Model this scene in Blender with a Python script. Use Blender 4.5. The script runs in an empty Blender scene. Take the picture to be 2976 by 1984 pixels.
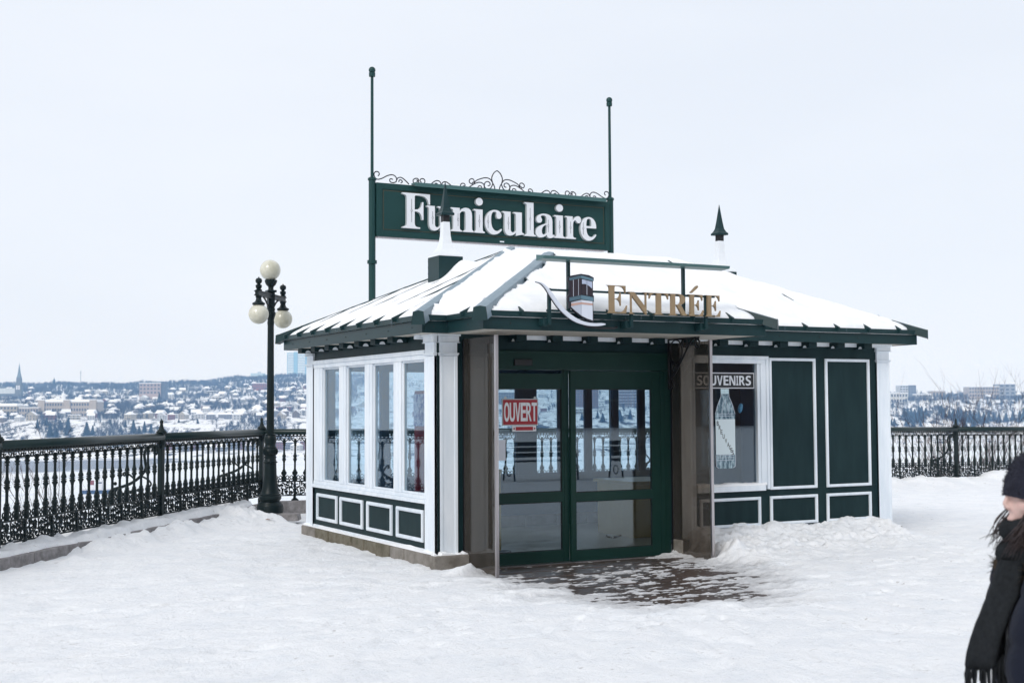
import bpy, bmesh, math, random
import numpy as np
from mathutils import Matrix, Vector

random.seed(7)
SC = bpy.context.scene
COL = SC.collection

# ---------------------------------------------------------------- camera
YAW, PITCH, ROLL = 0.49266, 0.05056, -0.00537
cam_d = bpy.data.cameras.new('camera')
cam = bpy.data.objects.new('camera', cam_d)
COL.objects.link(cam)
_f = Vector((math.sin(YAW) * math.cos(PITCH), math.cos(YAW) * math.cos(PITCH), math.sin(PITCH)))
_r = _f.cross(Vector((0, 0, 1))).normalized()
_u = _r.cross(_f)
_r2 = math.cos(ROLL) * _r + math.sin(ROLL) * _u
_u2 = -math.sin(ROLL) * _r + math.cos(ROLL) * _u
cam.matrix_world = Matrix(((_r2.x, _u2.x, -_f.x, 0), (_r2.y, _u2.y, -_f.y, 0), (_r2.z, _u2.z, -_f.z, 1.7), (0, 0, 0, 1)))
cam_d.sensor_fit = 'HORIZONTAL'
cam_d.sensor_width = 36
cam_d.lens = 45.47
cam_d.clip_start = 0.05
cam_d.clip_end = 20000
cam_d.dof.use_dof = True
cam_d.dof.focus_distance = 15.5
cam_d.dof.aperture_fstop = 5.6
SC.camera = cam

# ---------------------------------------------------------------- sky and sun
SUN_EL, SUN_AZ = math.radians(36), math.radians(-125)   # azimuth clockwise from +Y
W = bpy.data.worlds.new('World')
SC.world = W
W.use_nodes = True
nt = W.node_tree
nt.nodes.clear()
sky = nt.nodes.new('ShaderNodeTexSky')
sky.sky_type = 'NISHITA'
sky.sun_disc = False
sky.sun_elevation = SUN_EL
sky.sun_rotation = SUN_AZ
sky.dust_density = 3
b1 = nt.nodes.new('ShaderNodeBackground')
b1.inputs['Strength'].default_value = 0.07
nt.links.new(sky.outputs[0], b1.inputs[0])
tc = nt.nodes.new('ShaderNodeTexCoord')
mp = nt.nodes.new('ShaderNodeMapping')
mp.inputs['Scale'].default_value = (1.0, 1.0, 3.0)
nt.links.new(tc.outputs['Generated'], mp.inputs[0])
nz = nt.nodes.new('ShaderNodeTexNoise')
nz.inputs['Scale'].default_value = 2.2
nz.inputs['Detail'].default_value = 5
nt.links.new(mp.outputs[0], nz.inputs[0])
cr = nt.nodes.new('ShaderNodeValToRGB')
cr.color_ramp.elements[0].position = 0.3
cr.color_ramp.elements[0].color = (0.688, 0.728, 0.795, 1)
cr.color_ramp.elements[1].position = 0.75
cr.color_ramp.elements[1].color = (0.755, 0.788, 0.845, 1)
nt.links.new(nz.outputs[0], cr.inputs[0])
b2 = nt.nodes.new('ShaderNodeBackground')
b2.inputs['Strength'].default_value = 1.0
nt.links.new(cr.outputs[0], b2.inputs[0])
mx = nt.nodes.new('ShaderNodeMixShader')
mx.inputs[0].default_value = 0.9
nt.links.new(b1.outputs[0], mx.inputs[1])
nt.links.new(b2.outputs[0], mx.inputs[2])
wo = nt.nodes.new('ShaderNodeOutputWorld')
nt.links.new(mx.outputs[0], wo.inputs[0])

sun_d = bpy.data.lights.new('sun', 'SUN')
sun_d.energy = 1.2
sun_d.angle = math.radians(20)
sun_d.color = (1.0, 0.97, 0.93)
sun = bpy.data.objects.new('sun', sun_d)
COL.objects.link(sun)
_sd = Vector((math.sin(SUN_AZ) * math.cos(SUN_EL), math.cos(SUN_AZ) * math.cos(SUN_EL), math.sin(SUN_EL)))
sun.rotation_euler = _sd.to_track_quat('Z', 'Y').to_euler()
sun.location = (0, 0, 30)

SC.view_settings.view_transform = 'Standard'
SC.view_settings.look = 'None'
SC.view_settings.exposure = 0.36
SC.view_settings.gamma = 1.0
SC.cycles.use_denoising = True
SC.cycles.max_bounces = 8
SC.cycles.volume_bounces = 3
SC.cycles.transparent_max_bounces = 24
SC.cycles.caustics_reflective = False
SC.cycles.caustics_refractive = False

# ---------------------------------------------------------------- helpers
def tag(o, label=None, cat=None, group=None, kind=None):
    if label: o['label'] = label
    if cat: o['category'] = cat
    if group: o['group'] = group
    if kind: o['kind'] = kind
    return o

def wloc(o):
    v = Vector((0, 0, 0))
    while o is not None:
        v += o.location
        o = o.parent
    return v

def empty(name, loc, rz=0.0, label=None, cat=None, group=None):
    o = bpy.data.objects.new(name, None)
    COL.objects.link(o)
    o.location = loc
    o.rotation_euler = (0, 0, rz)
    o.empty_display_size = 0.2
    return tag(o, label, cat, group)

def put(name, mesh, parent=None, loc=(0, 0, 0), rot=(0, 0, 0), scale=(1, 1, 1)):
    o = bpy.data.objects.new(name, mesh)
    COL.objects.link(o)
    o.parent = parent
    o.location = loc
    o.rotation_euler = rot
    o.scale = scale
    return o

class MB:
    """collects faces of one mesh"""
    def __init__(s):
        s.v, s.f, s.m = [], [], []
    def add(s, vs, fs, mi=0):
        b = len(s.v)
        s.v.extend(tuple(v) for v in vs)
        s.f.extend(tuple(b + i for i in f) for f in fs)
        s.m.extend([mi] * len(fs))
        return s
    def box(s, x0, x1, y0, y1, z0, z1, mi=0):
        vs = [(x, y, z) for z in (z0, z1) for y in (y0, y1) for x in (x0, x1)]
        return s.add(vs, [(0, 2, 3, 1), (4, 5, 7, 6), (0, 1, 5, 4), (2, 6, 7, 3), (0, 4, 6, 2), (1, 3, 7, 5)], mi)
    def hexa(s, bot, top, mi=0):
        n = len(bot)
        fs = [tuple(range(n))[::-1], tuple(range(n, 2 * n))]
        fs += [(i, (i + 1) % n, n + (i + 1) % n, n + i) for i in range(n)]
        return s.add(list(bot) + list(top), fs, mi)
    def lathe(s, prof, c=(0, 0, 0), seg=12, mi=0, caps=True):
        vs, fs = [], []
        for z, r in prof:
            for k in range(seg):
                a = 2 * math.pi * k / seg
                vs.append((c[0] + r * math.cos(a), c[1] + r * math.sin(a), c[2] + z))
        n = len(prof)
        for i in range(n - 1):
            for k in range(seg):
                k2 = (k + 1) % seg
                fs.append((i * seg + k, i * seg + k2, (i + 1) * seg + k2, (i + 1) * seg + k))
        if caps:
            fs.append(tuple(range(seg))[::-1])
            fs.append(tuple((n - 1) * seg + k for k in range(seg)))
        return s.add(vs, fs, mi)
    def tube(s, pts, r, sides=4, mi=0, closed=False, squash=None):
        """r: number or list; squash=(axis vector, factor) flattens the section along that axis"""
        P = [Vector(p) for p in pts]
        n = len(P)
        R = r if isinstance(r, (list, tuple)) else [r] * n
        vs, fs = [], []
        up = Vector((0, 0, 1))
        prev = None
        for i in range(n):
            if closed:
                t = P[(i + 1) % n] - P[i - 1]
            else:
                t = P[min(i + 1, n - 1)] - P[max(i - 1, 0)]
            t.normalize()
            if prev is None:
                a = up if abs(t.z) < 0.9 else Vector((0, 1, 0))
                x = t.cross(a).normalized()
            else:
                x = prev - t * prev.dot(t)
                x = x.normalized() if x.length > 1e-6 else t.orthogonal().normalized()
            prev = x
            y = t.cross(x)
            for k in range(sides):
                an = 2 * math.pi * (k + 0.5) / sides
                d = (x * math.cos(an) + y * math.sin(an)) * R[i]
                if squash:
                    ax = Vector(squash[0])
                    d -= ax * d.dot(ax) * (1 - squash[1])
                vs.append(P[i] + d)
        m = n if closed else n - 1
        for i in range(m):
            j = (i + 1) % n
            for k in range(sides):
                k2 = (k + 1) % sides
                fs.append((i * sides + k, i * sides + k2, j * sides + k2, j * sides + k))
        if not closed:
            fs.append(tuple(range(sides))[::-1])
            fs.append(tuple((n - 1) * sides + k for k in range(sides)))
        return s.add(vs, fs, mi)
    def frame_y(s, x0, x1, z0, z1, w, y0, y1, mi=0):
        """rectangular moulding in an XZ plane"""
        s.box(x0, x0 + w, y0, y1, z0, z1, mi); s.box(x1 - w, x1, y0, y1, z0, z1, mi)
        s.box(x0 + w, x1 - w, y0, y1, z0, z0 + w, mi); s.box(x0 + w, x1 - w, y0, y1, z1 - w, z1, mi)
        return s
    def frame_x(s, y0, y1, z0, z1, w, x0, x1, mi=0):
        s.box(x0, x1, y0, y0 + w, z0, z1, mi); s.box(x0, x1, y1 - w, y1, z0, z1, mi)
        s.box(x0, x1, y0 + w, y1 - w, z0, z0 + w, mi); s.box(x0, x1, y0 + w, y1 - w, z1 - w, z1, mi)
        return s
    def ball(s, c, r, seg=16, rings=10, mi=0, sz=1.0):
        prof = [(-math.cos(math.pi * i / rings) * r * sz, max(1e-4, math.sin(math.pi * i / rings) * r)) for i in range(rings + 1)]
        return s.lathe(prof, c, seg, mi)
    def poly_y(s, pts, y0, y1, mi=0):
        """polygon of (x,z) points extruded from y0 to y1 (convex or simple)"""
        n = len(pts)
        return s.add([(x, y0, z) for x, z in pts] + [(x, y1, z) for x, z in pts],
                     [tuple(range(n)), tuple(range(n, 2 * n))[::-1]] + [(i, n + i, n + (i + 1) % n, (i + 1) % n) for i in range(n)], mi)
    def mesh(s, name, mats, smooth=False, off=None):
        me = bpy.data.meshes.new(name)
        vs = s.v
        if off is not None:
            vs = [(a - off[0], b - off[1], c - off[2]) for a, b, c in vs]
        me.from_pydata(vs, [], s.f)
        mats = mats if isinstance(mats, (list, tuple)) else [mats]
        for m in mats:
            me.materials.append(m)
        if len(mats) > 1:
            me.polygons.foreach_set('material_index', s.m)
        if smooth:
            me.polygons.foreach_set('use_smooth', [True] * len(me.polygons))
        bm = bmesh.new(); bm.from_mesh(me)
        bmesh.ops.recalc_face_normals(bm, faces=bm.faces)
        bm.to_mesh(me); bm.free()
        me.update()
        return me
    def build(s, name, mats, parent=None, smooth=False, world=True, bevel=0.0, auto=None):
        off = wloc(parent) if (parent is not None and world) else None
        me = s.mesh(name, mats, smooth, off)
        o = bpy.data.objects.new(name, me)
        COL.objects.link(o)
        o.parent = parent
        if auto is not None:
            me.polygons.foreach_set('use_smooth', [True] * len(me.polygons))
            me.set_sharp_from_angle(angle=math.radians(auto))
        if bevel:
            md = o.modifiers.new('bevel', 'BEVEL')
            md.width = bevel; md.segments = 2; md.limit_method = 'ANGLE'
        return o

def spiral(cx, cz, r0, r1, a0, a1, n=10, y=0.0):
    """points of a scroll in the XZ plane, from radius r0 at angle a0 to r1 at a1"""
    out = []
    for i in range(n + 1):
        t = i / n
        a = a0 + (a1 - a0) * t
        r = r0 + (r1 - r0) * t
        out.append((cx + r * math.cos(a), y, cz + r * math.sin(a)))
    return out

def bez(p0, p1, p2, p3, n=8):
    out = []
    for i in range(n + 1):
        t = i / n
        out.append(tuple((1 - t) ** 3 * a + 3 * (1 - t) ** 2 * t * b + 3 * (1 - t) * t * t * c + t ** 3 * d for a, b, c, d in zip(p0, p1, p2, p3)))
    return out

def crom(P, n=6):
    """Catmull-Rom through points"""
    P = [np.array(p, float) for p in P]
    Q = [2 * P[0] - P[1]] + P + [2 * P[-1] - P[-2]]
    out = []
    for i in range(1, len(Q) - 2):
        for k in range(n):
            t = k / n
            out.append(tuple(0.5 * ((2 * Q[i]) + (-Q[i - 1] + Q[i + 1]) * t + (2 * Q[i - 1] - 5 * Q[i] + 4 * Q[i + 1] - Q[i + 2]) * t * t + (-Q[i - 1] + 3 * Q[i] - 3 * Q[i + 1] + Q[i + 2]) * t ** 3)))
    out.append(tuple(P[-1]))
    return out

# numpy value noise
def _hash(ix, iy, s):
    h = (ix.astype(np.int64) * 374761393 + iy.astype(np.int64) * 668265263 + s * 974634777) & 0xFFFFFFFF
    h = ((h ^ (h >> 13)) * 1274126177) & 0xFFFFFFFF
    return ((h ^ (h >> 16)) & 0xFFFF) / 65535.0
def vnoise(x, y, s=0):
    ix, iy = np.floor(x), np.floor(y)
    fx, fy = x - ix, y - iy
    fx = fx * fx * (3 - 2 * fx); fy = fy * fy * (3 - 2 * fy)
    a = _hash(ix, iy, s); b = _hash(ix + 1, iy, s); c = _hash(ix, iy + 1, s); d = _hash(ix + 1, iy + 1, s)
    return (a + (b - a) * fx) * (1 - fy) + (c + (d - c) * fx) * fy
def fbm(x, y, s=0, oct=4, g=0.5):
    t, a, n = 0, 1.0, 0
    for i in range(oct):
        t = t + a * vnoise(x * 2 ** i + 17.3 * i, y * 2 ** i - 9.1 * i, s + i)
        n += a; a *= g
    return t / n
def sstep(a, b, x):
    t = np.clip((x - a) / (b - a), 0, 1)
    return t * t * (3 - 2 * t)

def grid_mesh(name, X, Y, Z, mats, smooth=True, keep=None):
    """X,Y,Z 2-D arrays -> mesh"""
    ny, nx = Z.shape
    co = np.stack([X, Y, Z], -1).reshape(-1, 3)
    i = np.arange(nx - 1)[None, :] + nx * np.arange(ny - 1)[:, None]
    q = np.stack([i, i + 1, i + 1 + nx, i + nx], -1).reshape(-1, 4)
    if keep is not None:
        q = q[keep.reshape(-1)]
        used = np.unique(q)
        remap = -np.ones(len(co), int); remap[used] = np.arange(len(used))
        co = co[used]; q = remap[q]
    me = bpy.data.meshes.new(name)
    me.vertices.add(len(co)); me.vertices.foreach_set('co', co.ravel())
    me.loops.add(q.size); me.loops.foreach_set('vertex_index', q.ravel())
    me.polygons.add(len(q)); me.polygons.foreach_set('loop_start', np.arange(0, q.size, 4))
    me.polygons.foreach_set('loop_total', np.full(len(q), 4))
    if smooth:
        me.polygons.foreach_set('use_smooth', np.ones(len(q), bool))
    for m in (mats if isinstance(mats, list) else [mats]):
        me.materials.append(m)
    me.update(); me.validate()
    return me

# ---------------------------------------------------------------- materials
def mat(name, col, rough=0.6, metal=0.0, var=None, bump=None, spec=0.5, col2=None, stretch=None, coat=0.0):
    m = bpy.data.materials.new(name)
    m.use_nodes = True
    t = m.node_tree
    b = t.nodes['Principled BSDF']
    b.inputs['Base Color'].default_value = (*col, 1)
    b.inputs['Roughness'].default_value = rough
    b.inputs['Metallic'].default_value = metal
    b.inputs['Specular IOR Level'].default_value = spec
    b.inputs['Coat Weight'].default_value = coat
    geo = t.nodes.new('ShaderNodeNewGeometry')
    src = geo.outputs['Position']
    if stretch:
        mpn = t.nodes.new('ShaderNodeMapping'); mpn.inputs['Scale'].default_value = stretch
        t.links.new(src, mpn.inputs[0]); src = mpn.outputs[0]
    if var:
        sc_, lo, hi = var
        n = t.nodes.new('ShaderNodeTexNoise'); n.inputs['Scale'].default_value = sc_; n.inputs['Detail'].default_value = 6
        n.inputs['Roughness'].default_value = 0.65
        t.links.new(src, n.inputs['Vector'])
        r = t.nodes.new('ShaderNodeValToRGB')
        r.color_ramp.elements[0].position = lo; r.color_ramp.elements[1].position = hi
        r.color_ramp.elements[0].color = (*col, 1)
        c2 = col2 if col2 else tuple(min(1, c * 1.35) for c in col)
        r.color_ramp.elements[1].color = (*c2, 1)
        t.links.new(n.outputs[0], r.inputs[0])
        t.links.new(r.outputs[0], b.inputs['Base Color'])
    if bump:
        n2 = t.nodes.new('ShaderNodeTexNoise'); n2.inputs['Scale'].default_value = bump[0]; n2.inputs['Detail'].default_value = 5
        t.links.new(src, n2.inputs['Vector'])
        bp = t.nodes.new('ShaderNodeBump'); bp.inputs['Strength'].default_value = bump[1]; bp.inputs['Distance'].default_value = bump[2]
        t.links.new(n2.outputs[0], bp.inputs['Height']); t.links.new(bp.outputs[0], b.inputs['Normal'])
    return m

def glass(name, tint, f0=0.045, rough=0.0, gcol=(1, 1, 1), film=None):
    """thin pane: Schlick reflection over straight transmission"""
    m = bpy.data.materials.new(name); m.use_nodes = True
    t = m.node_tree; t.nodes.clear()
    out = t.nodes.new('ShaderNodeOutputMaterial')
    g = t.nodes.new('ShaderNodeNewGeometry')
    d = t.nodes.new('ShaderNodeVectorMath'); d.operation = 'DOT_PRODUCT'
    t.links.new(g.outputs['Normal'], d.inputs[0]); t.links.new(g.outputs['Incoming'], d.inputs[1])
    def mth(op, a, bb):
        n = t.nodes.new('ShaderNodeMath'); n.operation = op
        for i, q in enumerate((a, bb)):
            if q is None: continue
            if isinstance(q, (int, float)): n.inputs[i].default_value = q
            else: t.links.new(q, n.inputs[i])
        return n.outputs[0]
    ab = mth('ABSOLUTE', d.outputs['Value'], None)
    p = mth('POWER', mth('SUBTRACT', 1.0, ab), 5.0)
    fac = mth('ADD', mth('MULTIPLY', p, 1 - f0), f0)
    tr = t.nodes.new('ShaderNodeBsdfTransparent'); tr.inputs[0].default_value = (*tint, 1)
    gl = t.nodes.new('ShaderNodeBsdfGlossy'); gl.inputs['Roughness'].default_value = rough; gl.inputs['Color'].default_value = (*gcol, 1)
    x = t.nodes.new('ShaderNodeMixShader')
    t.links.new(fac, x.inputs[0]); t.links.new(tr.outputs[0], x.inputs[1]); t.links.new(gl.outputs[0], x.inputs[2])
    last = x.outputs[0]
    if film:      # streaky diffuse layer mixed over the pane, making it less clear
        df = t.nodes.new('ShaderNodeBsdfDiffuse'); df.inputs[0].default_value = (*film[0], 1)
        nz_ = t.nodes.new('ShaderNodeTexNoise'); nz_.inputs['Scale'].default_value = 3.0; nz_.inputs['Detail'].default_value = 6
        mp_ = t.nodes.new('ShaderNodeMapping'); mp_.inputs['Scale'].default_value = (2.5, 2.5, 0.35)
        t.links.new(g.outputs['Position'], mp_.inputs[0]); t.links.new(mp_.outputs[0], nz_.inputs[0])
        f2 = mth('MULTIPLY', nz_.outputs[0], film[1] * 2)
        x2 = t.nodes.new('ShaderNodeMixShader'); t.links.new(f2, x2.inputs[0]); t.links.new(last, x2.inputs[1]); t.links.new(df.outputs[0], x2.inputs[2]); last = x2.outputs[0]
    t.links.new(last, out.inputs[0])
    return m

GREEN = mat('green_paint', (0.0085, 0.028, 0.029), 0.42, var=(9, 0.35, 0.75), col2=(0.012, 0.034, 0.035), bump=(60, 0.06, 0.004), spec=0.25)
GREEN_WALL = mat('green_board', (0.0058, 0.0205, 0.0235), 0.5, var=(2.4, 0.36, 0.66), stretch=(3, 3, 0.6), col2=(0.0105, 0.030, 0.033), bump=(40, 0.05, 0.004), spec=0.15)
GREEN_DOOR = mat('green_door_enamel', (0.006, 0.030, 0.024), 0.34, var=(5, 0.3, 0.8), col2=(0.009, 0.038, 0.031), spec=0.22)
SIGN_GREEN = mat('sign_green_enamel', (0.010, 0.045, 0.044), 0.38, var=(2.5, 0.3, 0.8), col2=(0.013, 0.053, 0.052), spec=0.25)
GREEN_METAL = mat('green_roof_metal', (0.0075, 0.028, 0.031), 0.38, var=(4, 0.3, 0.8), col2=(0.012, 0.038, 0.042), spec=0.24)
HIP_METAL = mat('pale_hip_metal', (0.17, 0.24, 0.29), 0.45, var=(12, 0.3, 0.75), col2=(0.24, 0.31, 0.36))  # pale blue-grey caps, lighter than the green roof metal
WHITE = mat('white_trim_paint', (0.69, 0.755, 0.82), 0.5, var=(2.2, 0.36, 0.60), stretch=(3, 3, 0.5), col2=(0.80, 0.85, 0.90), bump=(45, 0.05, 0.003))
WHITE_SPIRE = mat('white_sheet_metal', (0.74, 0.77, 0.80), 0.4, var=(3, 0.3, 0.8), col2=(0.80, 0.83, 0.86))
SOFFIT = mat('beige_soffit', (0.50, 0.47, 0.41), 0.7, var=(14, 0.3, 0.8), col2=(0.60, 0.57, 0.51))
STONE = mat('concrete_block', (0.145, 0.130, 0.110), 0.9, var=(5, 0.35, 0.7), col2=(0.29, 0.27, 0.245), bump=(50, 0.45, 0.01))
STONE_MOSS = mat('mossy_block', (0.095, 0.085, 0.055), 0.9, var=(7, 0.35, 0.7), col2=(0.20, 0.18, 0.14), bump=(50, 0.45, 0.01))
KERB = mat('kerb_stone', (0.16, 0.15, 0.15), 0.88, var=(9, 0.35, 0.7), col2=(0.33, 0.315, 0.315), bump=(70, 0.5, 0.01))
STEEL = mat('brushed_steel_edge', (0.52, 0.49, 0.50), 0.32, metal=1.0, var=(30, 0.4, 0.7), stretch=(1, 1, 0.03))
IRON = mat('cast_iron_green', (0.0065, 0.0135, 0.0150), 0.38, var=(12, 0.3, 0.8), col2=(0.010, 0.020, 0.0215), bump=(120, 0.2, 0.003), spec=0.2)
RAIL_IRON = mat('hand_rail_green', (0.0075, 0.021, 0.022), 0.30, var=(6, 0.3, 0.8), col2=(0.011, 0.029, 0.030), spec=0.28)
IRON_THIN = mat('dark_scroll_iron', (0.012, 0.014, 0.026), 0.4)
BLACK = mat('black_iron', (0.006, 0.006, 0.008), 0.5)
GLOBE = mat('milk_glass_globe', (0.50, 0.485, 0.38), 0.2, var=(5, 0.36, 0.66), col2=(0.70, 0.685, 0.585), coat=0.3)
GOLD = mat('gold_letter_paint', (0.255, 0.185, 0.108), 0.5, var=(6, 0.3, 0.8), col2=(0.30, 0.22, 0.135), spec=0.3)
GOLD_LINE = mat('dull_gold_line', (0.045, 0.045, 0.022), 0.5)
LETTER_W = mat('white_letter_face', (0.74, 0.76, 0.80), 0.45)
LETTER_S = mat('letter_grey_edge', (0.48, 0.52, 0.54), 0.5)
INK = mat('black_ink', (0.012, 0.013, 0.016), 0.5)
RED = mat('red_sign_plastic', (0.33, 0.012, 0.022), 0.4)
PANE = glass('window_glass', (0.855, 0.922, 0.958), 0.078, 0.0, (0.82, 0.92, 1.0))
BRONZE = glass('bronze_tinted_glass', (0.56, 0.515, 0.465), 0.05, 0.02, film=((0.135, 0.122, 0.110), 0.22))
WOOD = mat('wet_brown_boards', (0.030, 0.021, 0.018), 0.34, var=(6, 0.3, 0.7), col2=(0.092, 0.064, 0.052), stretch=(0.6, 7, 7), bump=(30, 0.3, 0.005))
FLOOR = mat('interior_floor_tile', (0.42, 0.375, 0.285), 0.35, var=(3, 0.3, 0.8), col2=(0.50, 0.455, 0.36))
CEIL = mat('interior_ceiling', (0.16, 0.18, 0.20), 0.8)
INWALL = mat('interior_wall', (0.075, 0.125, 0.20), 0.7)
TROUGH = mat('skylit_green_trough', (0.050, 0.125, 0.125), 0.4)  # green lightened to stand for sky glancing off the trough tops
COUNTER = mat('yellow_wood', (0.42, 0.27, 0.055), 0.4, var=(5, 0.3, 0.8), stretch=(6, 6, 0.6), col2=(0.50, 0.34, 0.085))

def snow_mat(name, rough_bump, dirt):
    m = bpy.data.materials.new(name); m.use_nodes = True
    t = m.node_tree; b = t.nodes['Principled BSDF']
    b.inputs['Roughness'].default_value = 0.75
    b.inputs['Specular IOR Level'].default_value = 0.25
    g = t.nodes.new('ShaderNodeNewGeometry')
    n1 = t.nodes.new('ShaderNodeTexNoise'); n1.inputs['Scale'].default_value = 2.4; n1.inputs['Detail'].default_value = 10; n1.inputs['Roughness'].default_value = 0.74
    t.links.new(g.outputs['Position'], n1.inputs[0])
    r1 = t.nodes.new('ShaderNodeValToRGB')
    r1.color_ramp.elements[0].position = 0.34; r1.color_ramp.elements[0].color = (0.805, 0.830, 0.862, 1) if dirt > 0 else (0.82, 0.84, 0.865, 1)
    r1.color_ramp.elements[1].position = 0.56; r1.color_ramp.elements[1].color = (0.895, 0.905, 0.92, 1)
    t.links.new(n1.outputs[0], r1.inputs[0])
    colout = r1.outputs[0]
    if dirt > 0:
        mpn = t.nodes.new('ShaderNodeMapping'); mpn.inputs['Scale'].default_value = (1.0, 2.4, 1.0); mpn.inputs['Rotation'].default_value = (0, 0, 0.35)
        t.links.new(g.outputs['Position'], mpn.inputs[0])
        n2 = t.nodes.new('ShaderNodeTexNoise'); n2.inputs['Scale'].default_value = 8.5; n2.inputs['Detail'].default_value = 8; n2.inputs['Roughness'].default_value = 0.72
        t.links.new(mpn.outputs[0], n2.inputs[0])
        r2 = t.nodes.new('ShaderNodeValToRGB')
        r2.color_ramp.elements[0].position = 0.595; r2.color_ramp.elements[0].color = (0, 0, 0, 1)
        r2.color_ramp.elements[1].position = 0.68; r2.color_ramp.elements[1].color = (dirt, dirt, dirt, 1)
        t.links.new(n2.outputs[0], r2.inputs[0])
        x = t.nodes.new('ShaderNodeMixRGB')
        t.links.new(r2.outputs[0], x.inputs[0]); t.links.new(colout, x.inputs[1]); x.inputs[2].default_value = (0.46, 0.44, 0.43, 1)
        colout = x.outputs[0]
    if dirt > 0:
        at_ = t.nodes.new('ShaderNodeAttribute'); at_.attribute_name = 'slush'
        x2 = t.nodes.new('ShaderNodeMixRGB'); t.links.new(at_.outputs['Fac'], x2.inputs[0]); t.links.new(colout, x2.inputs[1]); x2.inputs[2].default_value = (0.42, 0.42, 0.43, 1)
        colout = x2.outputs[0]
    t.links.new(colout, b.inputs['Base Color'])
    n3 = t.nodes.new('ShaderNodeTexNoise'); n3.inputs['Scale'].default_value = 16; n3.inputs['Detail'].default_value = 8; n3.inputs['Roughness'].default_value = 0.7
    t.links.new(g.outputs['Position'], n3.inputs[0])
    bp = t.nodes.new('ShaderNodeBump'); bp.inputs['Strength'].default_value = rough_bump; bp.inputs['Distance'].default_value = 0.03
    t.links.new(n3.outputs[0], bp.inputs['Height']); t.links.new(bp.outputs[0], b.inputs['Normal'])
    return m
SNOW = snow_mat('trodden_snow', 1.0, 0.8)
SNOW_ROOF = snow_mat('roof_snow', 0.25, 0.0)

# ================================================================ ground, kerb, river, far bank
RC = np.array([6.765, 21.75])                 # railing corner beside the lamp
RL = np.array([-0.6189, -0.7855])             # direction of the left railing run, away from the corner
RN = np.array([-0.7855, 0.6189])              # outward normal of the left run

def s_out(x, y):
    """distance outside the two railing lines (negative on the terrace)"""
    sl = (x - RC[0]) * RN[0] + (y - RC[1]) * RN[1]
    return np.maximum(sl, y - RC[1])

DECK = [(5.98, 14.5), (5.82, 10.5), (6.1, 9.15), (7.75, 8.95), (9.1, 10.8), (9.12, 14.5)]
def deck_depth(x, y):
    d = None
    for i in range(len(DECK)):
        (ax, ay), (bx, by) = DECK[i], DECK[(i + 1) % len(DECK)]
        ex, ey = bx - ax, by - ay
        l = math.hypot(ex, ey)
        q = (-(x - ax) * ey + (y - ay) * ex) / l
        d = q if d is None else np.minimum(d, q)
    return d

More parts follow.
